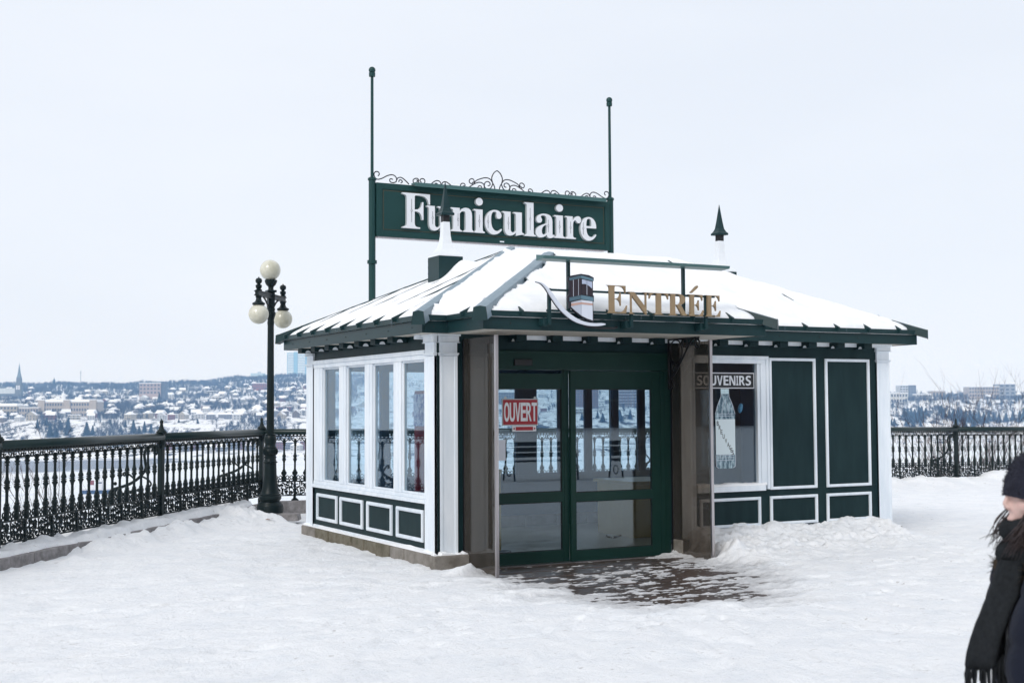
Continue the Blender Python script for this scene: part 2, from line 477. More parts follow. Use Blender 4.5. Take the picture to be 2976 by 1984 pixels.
def ground_h(x, y, fine=True):
    n1 = fbm(x * 0.45, y * 0.45, 3, 3) - 0.5
    n2 = fbm(x * 1.9, y * 2.3, 11, 4, 0.55) - 0.5
    n3 = fbm(x * 5.5, y * 6.5, 23, 4, 0.62) - 0.5
    h = n1 * 0.035 + n2 * 0.022 + n3 * 0.034
    # trampled dents
    dn = fbm(x * 2.6 + 5, y * 3.4, 41, 2)
    h = h - 0.018 * sstep(0.58, 0.68, dn)
    h = h - 0.009 * np.clip(x - 9, 0, 30) * sstep(12, 20, y)
    so = s_out(x, y)
    # snow lying on the kerb and against the railing
    drop = 0.0098 * np.clip(x - 6.8, 0, 40)
    edge = so + (fbm(x * 3, y * 3, 61, 3) - 0.5) * 0.16
    kerb = sstep(-0.40, -0.31, edge)
    lump = np.abs(fbm(x * 4.2, y * 4.2, 71, 3) - 0.5)
    far_r = sstep(12.5, 16.0, x)
    top = 0.155 - drop + n2 * 0.11 + lump * 0.20 * sstep(-0.38, -0.1, so)
    h = h * (1 - kerb * (1 - far_r)) + kerb * (1 - far_r) * top
    # snow ploughed against the kerb foot
    foot = np.exp(-((so + 0.55) / 0.22) ** 2) * sstep(0.34, 0.56, fbm(x * 0.9, y * 0.9, 81, 3)) * (1 - far_r)
    h = h + foot * (0.10 + lump * 0.30)
    bank = np.exp(-((so + 0.25) / 0.55) ** 2) * far_r * (1 - 0.0)
    h = h + bank * (0.07 + 0.12 * sstep(23.2, 24.6, x) * (0.75 + 0.5 * fbm(x * 1.1, y, 91, 2)) + lump * 0.22 + 0.08 * sstep(0.45, 0.6, fbm(x * 0.8, y, 93, 2)))
    # drift against the panelled front wall
    wall = np.clip(12.80 - y, 0, 9)
    on = sstep(8.95, 9.35, x) * (1 - sstep(12.1, 12.75, x))
    big = fbm(x * 1.7, y * 1.7, 101, 3)
    l2 = np.abs(fbm(x * 6.5, y * 6.5, 103, 3) - 0.5)
    drift = on * (0.25 + 0.20 * (big - 0.5)) * np.exp(-(wall / 0.62) ** 1.6) * (y < 13.4)
    h = h + drift + on * l2 * 0.24 * np.exp(-((wall - 0.55) / 0.65) ** 2)
    # little heaps beside the wind screens and lamp foot
    for cx, cy, r, a in ((6.02, 12.08, 0.20, 0.10), (9.2, 11.9, 0.28, 0.12), (6.1, 19.35, 0.35, 0.08), (5.62, 19.15, 0.5, 0.12), (5.2, 18.75, 0.4, 0.09)):
        h = h + a * np.exp(-(((x - cx) ** 2 + (y - cy) ** 2) / r ** 2)) * (0.7 + 1.2 * l2)
    # ice and slush thinning out over the boards in front of the door
    d = deck_depth(x, y)
    c = sstep(-0.20, 0.38, d + (fbm(x * 2.0, y * 5.0, 111, 5, 0.62) - 0.5) * 1.1)
    slush = -0.0705 + 0.040 * (fbm(x * 2.2, y * 11.0, 121, 4, 0.75) - 0.5) + 0.060 * (fbm(x * 9, y * 24, 131, 3, 0.7) - 0.5)
    slush = slush + 0.022 * (1 - sstep(0.0, 0.8, d)) - 0.010 * sstep(11.6, 12.6, y)
    h = h * (1 - c) + c * slush
    # under the building and beyond the edge
    inside = (x > 5.95) & (x < 12.45) & (y > 12.95) & (y < 16.8)
    h = np.where(inside, -0.12, h)
    sill = (x > 6.26) & (x < 8.98) & (y > 12.66)
    h = np.where(sill, -0.10, h)
    h = h - 9.0 * sstep(0.55, 2.4, so) - 28.0 * sstep(2.4, 22, so)
    return h

def axis(segs):
    out = []
    for a, b, st in segs:
        out.append(np.arange(a, b, st))
    return np.concatenate(out + [np.array([segs[-1][1]])])
gx = axis([(-70, -8, 6), (-8, -1, 0.35), (-1, 5.4, 0.055), (5.4, 9.6, 0.026), (9.6, 12.8, 0.034), (12.8, 17, 0.07), (17, 27, 0.09), (27, 36, 0.4), (36, 110, 6)])
gy = axis([(-75, -6, 5), (-6, 4, 0.5), (4, 8.5, 0.09), (8.5, 12.9, 0.021), (12.9, 13.0, 0.03), (13.0, 22.8, 0.07), (22.8, 46, 1.6)])
GX, GY = np.meshgrid(gx, gy)
GZ = ground_h(GX, GY)
# boot prints trodden into the snow
rp = np.random.default_rng(17)
def boot(cx, cy, a, depth):
    i0, i1 = np.searchsorted(gx, [cx - 0.3, cx + 0.3]); j0, j1 = np.searchsorted(gy, [cy - 0.3, cy + 0.3])
    if i1 - i0 < 3 or j1 - j0 < 3: return
    x, y = GX[j0:j1, i0:i1] - cx, GY[j0:j1, i0:i1] - cy
    l = x * math.cos(a) + y * math.sin(a); w = -x * math.sin(a) + y * math.cos(a)
    r = np.sqrt((l / 0.145) ** 2 + (w / (0.052 + 0.012 * np.sign(l))) ** 2)
    GZ[j0:j1, i0:i1] += -depth * (1 - sstep(0.7, 1.15, r)) + 0.35 * depth * np.exp(-((r - 1.25) / 0.22) ** 2)
for k in range(46):
    px_, py_ = rp.uniform(-1, 13), rp.uniform(5.5, 11.5)
    tx, ty = (7.5, 12.0) if k % 2 else (rp.uniform(-2, 20), rp.uniform(4, 20))
    a = math.atan2(ty - py_, tx - px_); n_ = int(rp.integers(5, 12))
    for i in range(n_):
        cx, cy = px_ + math.cos(a) * 0.62 * i - math.sin(a) * 0.09 * (-1) ** i, py_ + math.sin(a) * 0.62 * i + math.cos(a) * 0.09 * (-1) ** i
        if s_out(cx, cy) > -0.9 or (5.5 < cx < 12.9 and cy > 12.1) or deck_depth(cx, cy) > -0.1: break
        boot(cx, cy, a + rp.normal(0, 0.12), rp.uniform(0.010, 0.026)); a += rp.normal(0, 0.05)
ground = put('ground', grid_mesh('ground', GX, GY, GZ, SNOW))
_d = deck_depth(GX, GY)
_c = sstep(-0.25, 0.45, _d + (fbm(GX * 2.0, GY * 5.0, 111, 5, 0.62) - 0.5) * 1.1) * (0.35 + 0.65 * fbm(GX * 6, GY * 14, 141, 3, 0.6))
_a = ground.data.attributes.new('slush', 'FLOAT', 'POINT'); _a.data.foreach_set('value', _c.ravel().astype(np.float32))
tag(ground, kind='structure')

# boards of the terrace showing through before the door
deck = empty('boardwalk', (6.0, 9.0, -0.06)); tag(deck, kind='structure')
k = 0
y = 9.0
while y < 12.68:
    w = 0.138
    for a, b in ((5.2, 7.6 + 0.5 * ((k * 37) % 5) / 5), (7.606 + 0.5 * ((k * 37) % 5) / 5, 10.6)):
        zz = -0.0605 - 0.003 * ((k * 13 + int(a)) % 3)
        MB().box(a, b, y, y + w, -0.12, zz).build('plank', WOOD, deck, bevel=0.004)
    y += w + 0.008
    k += 1

# kerb stones under the left railing and beside the lamp
kerb = empty('kerb', (RC[0], RC[1], 0)); tag(kerb, kind='structure')
def kstone(p0, p1, nrm, z1, dz):
    a = np.array(p0); b = np.array(p1); d = (b - a) / np.linalg.norm(b - a); a = a + d * 0.004; b = b - d * 0.004
    q = [a + nrm * -0.40, b + nrm * -0.40, b + nrm * -0.20, a + nrm * -0.20]
    m = MB().hexa([(p[0], p[1], -0.1) for p in q], [(p[0], p[1], z1 + (dz if i in (1, 2) else 0)) for i, p in enumerate(q)])
    m.build('kerb_stone', KERB, kerb, bevel=0.012)
s = 0.35
rk = random.Random(3)
while s < 15:
    L = rk.choice([0.55, 1.25, 1.4, 1.1])
    kstone(RC + RL * s, RC + RL * (s + L), RN, 0.118 + rk.uniform(-0.008, 0.008), 0)
    s += L
x = RC[0] + 0.1
while x < 14:
    L = rk.choice([1.2, 1.4, 0.9])
    kstone((x, RC[1]), (x + L, RC[1]), np.array([0, 1.0]), 0.118 - 0.0098 * (x - 6.8), -0.0098 * L)
    x += L

# ---- river
FWD = np.array([math.sin(YAW), math.cos(YAW)])
RGT = np.array([math.cos(YAW), -math.sin(YAW)])
def polar(u, d):
    """point at distance d along the viewing axis and u*d to the right of it"""
    p = FWD * d + RGT * (u * d)
    return p
ZW = -55.0
def river_mat():
    m = bpy.data.materials.new('river_ice_and_water'); m.use_nodes = True
    t = m.node_tree; b = t.nodes['Principled BSDF']
    at = t.nodes.new('ShaderNodeAttribute'); at.attribute_name = 'ice'
    g = t.nodes.new('ShaderNodeNewGeometry')
    mp_ = t.nodes.new('ShaderNodeMapping'); mp_.inputs['Rotation'].default_value = (0, 0, 0.42); mp_.inputs['Scale'].default_value = (0.010, 0.034, 0.03)
    t.links.new(g.outputs['Position'], mp_.inputs[0])
    n = t.nodes.new('ShaderNodeTexNoise'); n.inputs['Scale'].default_value = 1.0; n.inputs['Detail'].default_value = 9; n.inputs['Roughness'].default_value = 0.62
    t.links.new(mp_.outputs[0], n.inputs[0])
    a = t.nodes.new('ShaderNodeMath'); a.operation = 'ADD'
    t.links.new(n.outputs[0], a.inputs[0]); t.links.new(at.outputs['Fac'], a.inputs[1])
    r = t.nodes.new('ShaderNodeValToRGB')
    e = r.color_ramp.elements
    e[0].position = 0.40; e[0].color = (0.035, 0.055, 0.10, 1)
    e[1].position = 0.47; e[1].color = (0.62, 0.66, 0.72, 1)
    e2 = e.new(0.62); e2.color = (0.78, 0.81, 0.84, 1)
    t.links.new(a.outputs[0], r.inputs[0])
    t.links.new(r.outputs[0], b.inputs['Base Color'])
    r3 = t.nodes.new('ShaderNodeValToRGB')
    r3.color_ramp.elements[0].position = 0.41; r3.color_ramp.elements[0].color = (0.25, 0.25, 0.25, 1)
    r3.color_ramp.elements[1].position = 0.47; r3.color_ramp.elements[1].color = (0.8, 0.8, 0.8, 1)
    t.links.new(a.outputs[0], r3.inputs[0]); t.links.new(r3.outputs[0], b.inputs['Roughness'])
    b.inputs['Specular IOR Level'].default_value = 0.2
    return m
us = np.linspace(-0.62, 0.66, 130)
ds = np.concatenate([np.linspace(40, 900, 30), np.linspace(915, 2100, 110)])
U, D = np.meshgrid(us, ds)
PX = FWD[0] * D + RGT[0] * U * D; PY = FWD[1] * D + RGT[1] * U * D
river_me = grid_mesh('river', PX, PY, np.full_like(PX, ZW), river_mat())
# open water along the far shore, narrowing to the right
lead = np.exp(-((D - 1340 - 30 * np.sin(U * 20)) / 140) ** 4) * (1 - sstep(-0.275, -0.262, U + (fbm(D * 0.004, U * 10, 5, 3) - 0.5) * 0.03))
lead2 = np.exp(-((D - 1395) / 32) ** 4) * sstep(-0.29, -0.27, U) * (1 - sstep(-0.2, -0.16, U)) * 0.55
ice = 0.10 - 0.42 * lead - 0.42 * lead2 + 0.03
at = river_me.attributes.new('ice', 'FLOAT', 'POINT')
at.data.foreach_set('value', ice.ravel().astype(np.float32))
river = put('river', river_me); tag(river, kind='structure')

# ---- far bank: quay, cliff, town slope, ridge
def shore(u): return 1520 + 380 * sstep(-0.1, 0.42, u)
def cliff_top(u): return -14 + 22 * sstep(0.0, 0.34, u)
def ridge(u): return 62 + 16 * sstep(-0.27, -0.18, u) - 52 * sstep(-0.1, 0.26, u)
def far_h(u, d):
    s0 = shore(u)
    n = fbm(u * 60, d * 0.012, 7, 3) - 0.5
    base = ZW - 0.5 + 4.5 * sstep(-6, 4, d - s0) + 4 * sstep(20, 120, d - s0)
    ct = cliff_top(u) + n * 6
    c0 = s0 + 150 + 50 * (fbm(u * 25, d * 0, 9, 3) - 0.5)
    z = base + (ct - base) * (sstep(0, 150, d - c0) * 0.35 + np.clip((d - c0) / 150, 0, 1) * 0.65)
    t = np.clip((d - s0 - 300) / (3250 - s0 - 300), 0, 1)
    z = z + (ridge(u) - cliff_top(u)) * (t * 0.75 + 0.25 * t * t) * (d > s0 + 200) + n * 6 * t
    z = z - 60 * sstep(3300, 4600, d)
    return z
us2 = np.linspace(-0.7, 0.72, 240)
ds2 = np.concatenate([np.linspace(1480, 1660, 24), np.linspace(1668, 2250, 80), np.linspace(2270, 4600, 60)])
U, D = np.meshgrid(us2, ds2)
PX = FWD[0] * D + RGT[0] * U * D; PY = FWD[1] * D + RGT[1] * U * D
def bank_mat():
    m = bpy.data.materials.new('snowy_bank'); m.use_nodes = True
    t = m.node_tree; b = t.nodes['Principled BSDF']; b.inputs['Roughness'].default_value = 0.95; b.inputs['Specular IOR Level'].default_value = 0.1
    g = t.nodes.new('ShaderNodeNewGeometry')
    sep = t.nodes.new('ShaderNodeSeparateXYZ'); t.links.new(g.outputs['Normal'], sep.inputs[0])
    n = t.nodes.new('ShaderNodeTexNoise'); n.inputs['Scale'].default_value = 0.055; n.inputs['Detail'].default_value = 9; n.inputs['Roughness'].default_value = 0.7
    t.links.new(g.outputs['Position'], n.inputs[0])
    a = t.nodes.new('ShaderNodeMath'); a.operation = 'MULTIPLY_ADD'; a.inputs[1].default_value = 0.18
    t.links.new(sep.outputs['Z'], a.inputs[0]); t.links.new(n.outputs[0], a.inputs[2])
    r = t.nodes.new('ShaderNodeValToRGB'); e = r.color_ramp.elements
    e[0].position = 0.59; e[0].color = (0.055, 0.05, 0.05, 1)
    e[1].position = 0.66; e[1].color = (0.78, 0.80, 0.83, 1)
    t.links.new(a.outputs[0], r.inputs[0]); t.links.new(r.outputs[0], b.inputs['Base Color'])
    return m
bank = put('far_bank', grid_mesh('far_bank', PX, PY, far_h(U, D), bank_mat())); tag(bank, kind='structure')

# ================================================================ the kiosk
K = empty('funicular_kiosk', (5.82, 12.65, 0), label='dark green kiosk with white trim and snowy hipped roof at the terrace edge', cat='kiosk')
X0, Y0, X1, Y1 = 5.90, 12.75, 12.50, 16.88
ZB, ZS = 0.155, 2.50

# --- foundation blocks
ye = [16.93, 16.40, 15.91, 15.49, 15.08, 14.68, 14.28, 13.87, 13.47, 12.93]
for i in range(len(ye) - 1):
    dx = 0.008 * ((i * 7) % 3)
    MB().box(5.82 + dx, 6.05, ye[i + 1] + 0.004, ye[i] - 0.004, -0.2, 0.118 - 0.004 * (i % 2)).build('foundation_block', STONE_MOSS if 1 <= i <= 6 else STONE, K, bevel=0.014)
MB().box(5.82, 6.245, 12.62, 12.922, -0.2, 0.115).build('foundation_block', STONE, K, bevel=0.014)
MB().box(8.985, 9.10, 12.54, 12.72, -0.2, 0.125).build('foundation_block', STONE, K, bevel=0.01)
xs = [9.11, 9.62, 10.15, 10.66, 11.18, 11.7, 12.2]
for i in range(6):
    MB().box(xs[i] + 0.004, xs[i + 1] - 0.004, 12.63, 12.92, -0.2, 0.112).build('foundation_block', STONE, K, bevel=0.014)
MB().box(12.21, 12.57, 12.60, 12.92, -0.2, 0.118).build('foundation_block', STONE, K, bevel=0.02)
for i in range(8):
    MB().box(12.3, 12.56, 12.93 + i * 0.5, 13.42 + i * 0.5, -0.2, 0.112).build('foundation_block', STONE, K, bevel=0.014)
for i in range(12):
    MB().box(6.06 + i * 0.52, 6.57 + i * 0.52, 16.7, 16.94, -0.2, 0.112).build('foundation_block', STONE, K, bevel=0.014)

# --- floor and ceiling
MB().box(5.97, 12.43, 12.83, 16.8, -0.11, -0.05).build('floor', FLOOR, K)
MB().box(5.94, 12.46, 12.80, 16.84, 2.512, 2.54).build('ceiling', CEIL, K)

# --- left side wall with four windows
MB().box(X0, 5.965, 13.0, 16.62, ZB, 0.66).build('wall', GREEN_WALL, K)
MB().box(X0, 5.965, 13.0, 16.62, 2.32, 2.512).build('wall', GREEN_WALL, K)
MB().box(5.885, 5.985, 12.99, 16.63, 0.118, ZB).build('bottom_plate', WHITE, K, bevel=0.006)
op = [(15.669, 16.303), (14.788, 15.431), (13.892, 14.55), (13.025, 13.672)]
MB().box(5.882, 5.965, 13.0, 16.62, 2.229, 2.282).box(5.868, 5.965, 12.99, 16.62, 2.283, 2.333).build('window_head', WHITE, K, bevel=0.004)
MB().box(5.860, 5.965, 12.985, 16.63, 0.648, 0.692).box(5.884, 5.965, 13.0, 16.62, 0.693, 0.735).build('window_sill', WHITE, K, bevel=0.004)
mull = [(16.303, 16.62), (15.431, 15.669), (14.55, 14.788), (13.672, 13.892), (12.99, 13.025)]
for a, b in mull:
    m = MB().box(5.89, 5.965, a, b, 0.736, 2.228)
    if b - a > 0.1:
        m.box(5.880, 5.890, a + 0.075, b - 0.03, 0.737, 2.227)
    m.build('mullion', WHITE, K, bevel=0.003)
for a, b in op:
    w = MB().frame_x(a, b, 0.736, 2.228, 0.022, 5.915, 5.95).build('window', WHITE, K, bevel=0.002)
    MB().box(5.930, 5.938, a + 0.022, b - 0.022, 0.758, 2.206).build('pane', PANE, w)
for a, b in [(15.727, 16.481), (14.844, 15.614), (13.931, 14.702), (13.046, 13.792)]:
    MB().frame_x(a, b, 0.222, 0.573, 0.042, 5.878, 5.90).frame_x(a + 0.010, b - 0.010, 0.232, 0.563, 0.02, 5.870, 5.878).build('panel_moulding', WHITE, K, bevel=0.003)

# --- posts and pilasters
MB().box(5.902, 6.245, 12.752, 12.985, 0.116, 2.512).build('corner_post', GREEN_WALL, K)
def pilaster(face, a, b, q, inward, cap=True, back=0.03):
    """face 'y' in plane y=q spanning x a..b, face 'x' in plane x=q spanning y a..b"""
    def bx(m, u0, u1, d, z0, z1):
        if face == 'y': m.box(u0, u1, q - d, q + back, z0, z1)
        else: m.box(q - d, q + back, u0, u1, z0, z1)
        return m
    m = MB()
    bx(m, a, b, 0.0, 0.117, 2.26)
    bx(m, a + 0.035, b - 0.035, -0.004, 0.118, 2.259) if False else None
    bx(m, a, a + 0.035, 0.006, 0.1172, 2.2598); bx(m, b - 0.035, b, 0.006, 0.1172, 2.2598)
    bx(m, a + 0.002, b - 0.002, 0.0, 2.262, 2.41)
    p = m.build('pilaster', WHITE, K, bevel=0.002)
    r = MB(); bx(r, a - 0.008, b + 0.008, 0.012, 2.262, 2.275); bx(r, a - 0.014, b + 0.014, 0.02, 2.276, 2.292)
    r.build('ring_moulding', WHITE, p, bevel=0.003)
    c = MB(); bx(c, a - 0.014, b + 0.014, 0.018, 2.411, 2.474); bx(c, a - 0.028, b + 0.028, 0.034, 2.475, 2.498); bx(c, a - 0.024, b + 0.024, 0.026, 2.402, 2.410)
    c.build('capital', WHITE, p, bevel=0.004)
    return p
pilaster('y', 5.942, 6.155, 12.73, 1)
pilaster('x', 12.738, 12.985, 5.88, 1)
pilaster('x', 16.635, 16.885, 5.88, 1, back=0.10)
pilaster('y', 9.125, 9.338, 12.73, 1, back=0.06)
pilaster('y', 12.283, 12.503, 12.73, 1, back=0.2)
MB().box(5.8, 5.90, 13.02, 13.10, 2.452, 2.499).build('crown_moulding', WHITE, K)

# --- front wall right of the entrance
MB().box(8.975, 9.122, 12.75, 12.82, 0.113, 2.512).build('wall', GREEN_WALL, K)
MB().box(9.125, 12.28, 12.751, 12.82, 0.113, 0.662).build('wall', GREEN_WALL, K)
MB().box(9.125, 12.28, 12.751, 12.82, 2.315, 2.512).build('wall', GREEN_WALL, K)
MB().box(10.44, 12.28, 12.751, 12.82, 0.663, 2.314).build('wall', GREEN_WALL, K)
for a, b in ((10.484, 11.237), (11.399, 12.155)):
    MB().frame_y(a, b, 0.655, 2.298, 0.036, 12.728, 12.751).frame_y(a + 0.008, b - 0.008, 0.663, 2.290, 0.018, 12.720, 12.728).build('panel_moulding', WHITE, K, bevel=0.003)
for a, b in ((9.40, 10.324), (10.474, 11.24), (11.393, 12.15)):
    MB().frame_y(a, b, 0.217, 0.575, 0.036, 12.728, 12.751).frame_y(a + 0.008, b - 0.008, 0.225, 0.567, 0.018, 12.720, 12.728).build('panel_moulding', WHITE, K, bevel=0.003)
MB().box(9.345, 12.27, 12.715, 12.751, 0.114, 0.158).build('bottom_plate', WHITE, K)
w = MB().box(9.34, 10.465, 12.715, 12.80, 2.275, 2.315).box(9.34, 10.425, 12.728, 12.80, 2.222, 2.2745).box(10.426, 10.465, 12.715, 12.80, 0.664, 2.2745)
w.box(10.345, 10.4255, 12.728, 12.80, 0.72, 2.2215).box(10.30, 10.3445, 12.742, 12.80, 0.72, 2.2215)
w = w.build('window', WHITE, K, bevel=0.003)
MB().box(9.34, 10.38, 12.695, 12.80, 0.652, 0.719).build('sill', WHITE, w, bevel=0.004)
MB().box(9.34, 10.298, 12.782, 12.790, 0.722, 2.220).build('pane', PANE, w)
g = np.linspace(9.35, 10.40, 60)
hs = 0.02 + 0.035 * fbm(g * 7, g * 0, 4, 3)
sn = MB()
for i in range(59):
    sn.hexa([(g[i], 12.70, 0.7195), (g[i + 1], 12.70, 0.7195), (g[i + 1], 12.78, 0.7195), (g[i], 12.78, 0.7195)],
            [(g[i], 12.715, 0.7195 + hs[i] * 0.7), (g[i + 1], 12.715, 0.7195 + hs[i + 1] * 0.7), (g[i + 1], 12.78, 0.7195 + hs[i + 1]), (g[i], 12.78, 0.7195 + hs[i])])
tag(sn.build('window_sill_snow', SNOW_ROOF, None), kind='stuff')

# --- right and back walls
MB().box(12.40, 12.498, 12.94, 16.88, 0.113, 2.512).build('wall', GREEN_WALL, K)
bm_ = [(5.97, 6.25), (6.95, 7.05), (7.65, 7.75), (8.36, 8.46), (9.10, 9.42), (9.82, 9.88), (10.29, 10.39), (10.77, 10.87), (11.26, 11.36), (11.9, 12.40)]
MB().box(5.97, 12.40, 16.80, 16.87, 0.113, 0.70).build('wall', INWALL, K)
MB().box(5.97, 12.40, 16.80, 16.87, 2.22, 2.512).build('wall', INWALL, K)
for a, b in bm_:
    MB().box(a, b, 16.80, 16.865, 0.701, 2.219).build('mullion', INWALL, K)
for i in range(len(bm_) - 1):
    a, b = bm_[i][1], bm_[i + 1][0]
    w = MB().frame_y(a, b, 0.701, 2.219, 0.02, 16.82, 16.85).build('window', INWALL, K)
    MB().box(a + 0.02, b - 0.02, 16.831, 16.839, 0.722, 2.198).build('pane', PANE, w)

# --- entrance
MB().box(6.246, 8.974, 12.752, 12.86, 2.332, 2.512).build('door_header', GREEN_WALL, K)
MB().box(6.246, 8.974, 12.735, 12.86, 2.118, 2.330).box(6.246, 8.974, 12.728, 12.74, 2.316, 2.331).build('door_transom', GREEN_DOOR, K, bevel=0.004)
MB().box(6.246, 6.60, 12.745, 12.86, -0.06, 2.117).build('door_jamb', GREEN_DOOR, K)
MB().box(8.84, 8.974, 12.745, 12.86, -0.06, 2.117).box(8.895, 8.91, 12.74, 12.746, -0.055, 2.11).build('door_jamb', GREEN_DOOR, K)
def leaf(x0, x1, gx0, gx1, y0, ztop, g):
    d = MB()
    z = [-0.058, g[0], g[1], g[2], g[3], ztop]
    d.box(x0, gx0, y0, y0 + 0.045, z[0], z[5]); d.box(gx1, x1, y0, y0 + 0.045, z[0], z[5])
    d.box(gx0, gx1, y0 + 0.001, y0 + 0.044, z[0], z[1]); d.box(gx0, gx1, y0 + 0.001, y0 + 0.044, z[2], z[3]); d.box(gx0, gx1, y0 + 0.001, y0 + 0.044, z[4], z[5])
    o = d.build('sliding_door', GREEN_DOOR, K, bevel=0.003)
    for a, b in ((z[1], z[2]), (z[3], z[4])):
        MB().box(gx0, gx1, y0 + 0.018, y0 + 0.026, a, b).build('pane', PANE, o)
        MB().frame_y(gx0, gx1, a, b, 0.008, y0 + 0.012, y0 + 0.017).build('glazing_bead', BLACK, o)
    return o
leaf(6.605, 7.575, 6.668, 7.514, 12.80, 2.08, (0.075, 0.622, 0.735, 1.905))
leaf(7.600, 8.838, 7.668, 8.716, 12.748, 2.112, (0.062, 0.616, 0.720, 1.902))
MB().box(7.54, 7.599, 12.793, 12.85, -0.058, 2.117).build('meeting_stile', GREEN_DOOR, K)
MB().box(6.855, 7.08, 12.705, 12.735, 2.163, 2.235).build('door_sensor', BLACK, K, bevel=0.006)
MB().box(6.26, 8.97, 12.69, 12.80, -0.072, -0.0585).build('threshold', STEEL, K)

# --- wind screens of bronze glass either side of the door
for xs_ in (6.237, 9.003):
    w = MB().box(xs_ - 0.018, xs_ + 0.018, 11.955, 11.985, -0.07, 2.455).build('wind_screen', STEEL, K, bevel=0.003)
    MB().box(xs_ - 0.005, xs_ + 0.005, 11.986, 12.725, -0.07, 2.445).build('pane', BRONZE, w)
    MB().box(xs_ - 0.012, xs_ + 0.012, 12.7255, 12.7495, -0.07, 2.445).build('wall_channel', BLACK, w)

# --- wrought scroll under the canopy
sb = MB()
def ring(cy, cz, ry, rz, rr=0.009):
    sb.tube([(8.93, cy + ry * math.cos(a), cz + rz * math.sin(a)) for a in [2 * math.pi * i / 22 for i in range(22)]], rr, 6, closed=True)
ring(12.54, 2.345, 0.125, 0.135); ring(12.36, 2.437, 0.042, 0.05); ring(12.12, 2.425, 0.044, 0.055); ring(12.585, 2.155, 0.04, 0.05); ring(12.635, 1.965, 0.045, 0.055)
sb.tube([(8.93, a, b) for a, b in crom([(12.07, 2.44), (12.15, 2.488), (12.23, 2.46), (12.32, 2.36), (12.45, 2.21), (12.57, 2.08), (12.66, 2.03)], 5)], 0.012, 6)
sb.tube([(8.93, 12.69, 1.9), (8.93, 12.69, 2.49)], 0.012, 6)
sb.tube([(8.93, 12.69, 2.487), (8.93, 12.08, 2.487)], 0.010, 6)
sb.build('scroll_bracket', BLACK, K, smooth=True)

# --- soffit, fascia and rafter tails
EX0, EX1, EY0, EY1 = 5.63, 12.78, 12.50, 17.12
CX0, CX1, CY0 = 5.93, 9.56, 11.66
s = MB()
s.box(EX0 + 0.03, 5.90, EY0 + 0.03, EY1 - 0.03, 2.5, 2.51).box(12.5, EX1 - 0.03, EY0 + 0.03, EY1 - 0.03, 2.5, 2.51)
s.box(5.90, 12.5, EY0 + 0.03, 12.75, 2.5005, 2.51).box(5.90, 12.5, 16.88, EY1 - 0.03, 2.5005, 2.51)
s.box(CX0 + 0.03, CX1 - 0.03, CY0 + 0.03, EY0 + 0.03, 2.5, 2.5095)
s.build('soffit', SOFFIT, K)
def fascia(x0, x1, y0, y1, ox, oy):
    """board plus drip edge standing 3 cm proud on the (ox,oy) side"""
    f = MB().box(x0, x1, y0, y1, 2.492, 2.622).build('fascia', GREEN_METAL, K, bevel=0.003)
    a, b, c, d = x0, x1, y0, y1
    if ox < 0: a -= 0.032
    if ox > 0: b += 0.032
    if oy < 0: c -= 0.032
    if oy > 0: d += 0.032
    MB().box(a, b, c, d, 2.6225, 2.682).build('drip_edge', GREEN_METAL, f, bevel=0.004)
    t = MB()
    n = max(1, int((x1 - x0 + y1 - y0) / 0.62))
    for i in range(n):
        q = (i + 0.4) / n
        if ox: t.lathe([(-0.007, 0.007), (0.007, 0.007)], ((x0 if ox < 0 else x1), y0 + (y1 - y0) * q, 2.557), 8)
        else: t.lathe([(-0.007, 0.007), (0.007, 0.007)], (x0 + (x1 - x0) * q, (y0 if oy < 0 else y1), 2.557), 8)
    t.build('bolt', BLACK, f)
T = 0.028
fascia(EX0, EX0 + T, EY0, EY1, -1, 0)
fascia(EX0 + T, CX0, EY0, EY0 + T, 0, -1)
fascia(CX0, CX0 + T, CY0, EY0 + T, -1, 0)
fascia(CX0 + T, CX1 - T, CY0, CY0 + T, 0, -1)
fascia(CX1 - T, CX1, CY0, EY0 + T, 1, 0)
fascia(CX1, EX1, EY0, EY0 + T, 0, -1)
fascia(EX1 - T, EX1, EY0 + T, EY1, 1, 0)
fascia(EX0 + T, EX1 - T, EY1 - T, EY1, 0, 1)
def halfdisc(m, c, r, axis_, th, mi):
    pts = [(math.cos(math.pi * i / 10) * r, math.sin(math.pi * i / 10) * r) for i in range(11)]
    n = len(pts)
    if axis_ == 'y':
        vs = [(c[0] + a, c[1], c[2] + b) for a, b in pts] + [(c[0] + a, c[1] + th, c[2] + b) for a, b in pts]
    else:
        vs = [(c[0], c[1] + a, c[2] + b) for a, b in pts] + [(c[0] + th, c[1] + a, c[2] + b) for a, b in pts]
    m.add(vs, [tuple(range(n)), tuple(range(n, 2 * n))[::-1]] + [(i, n + i, n + (i + 1) % n, (i + 1) % n) for i in range(n)], mi)
for y in [13.5 + 0.519 * i for i in range(7)]:
    m = MB().box(5.71, 5.899, y - 0.01, y + 0.14, 2.436, 2.4995)
    halfdisc(m, (5.80, y - 0.014, 2.437), 0.036, 'y', 0.004, 1)
    m.build('rafter_tail', [GREEN_WALL, WHITE], K)
for x in [6.80 + 0.465 * i for i in range(12)]:
    m = MB().box(x, x + 0.13, 12.56, 12.745, 2.425, 2.4995)
    halfdisc(m, (x - 0.004, 12.64, 2.426), 0.03, 'x', 0.004, 1)
    m.build('rafter_tail', [GREEN_WALL, WHITE], K)
    MB().box(x + 0.135, x + 0.46, 12.70, 12.748, 2.452, 2.499).build('crown_moulding', WHITE, K)

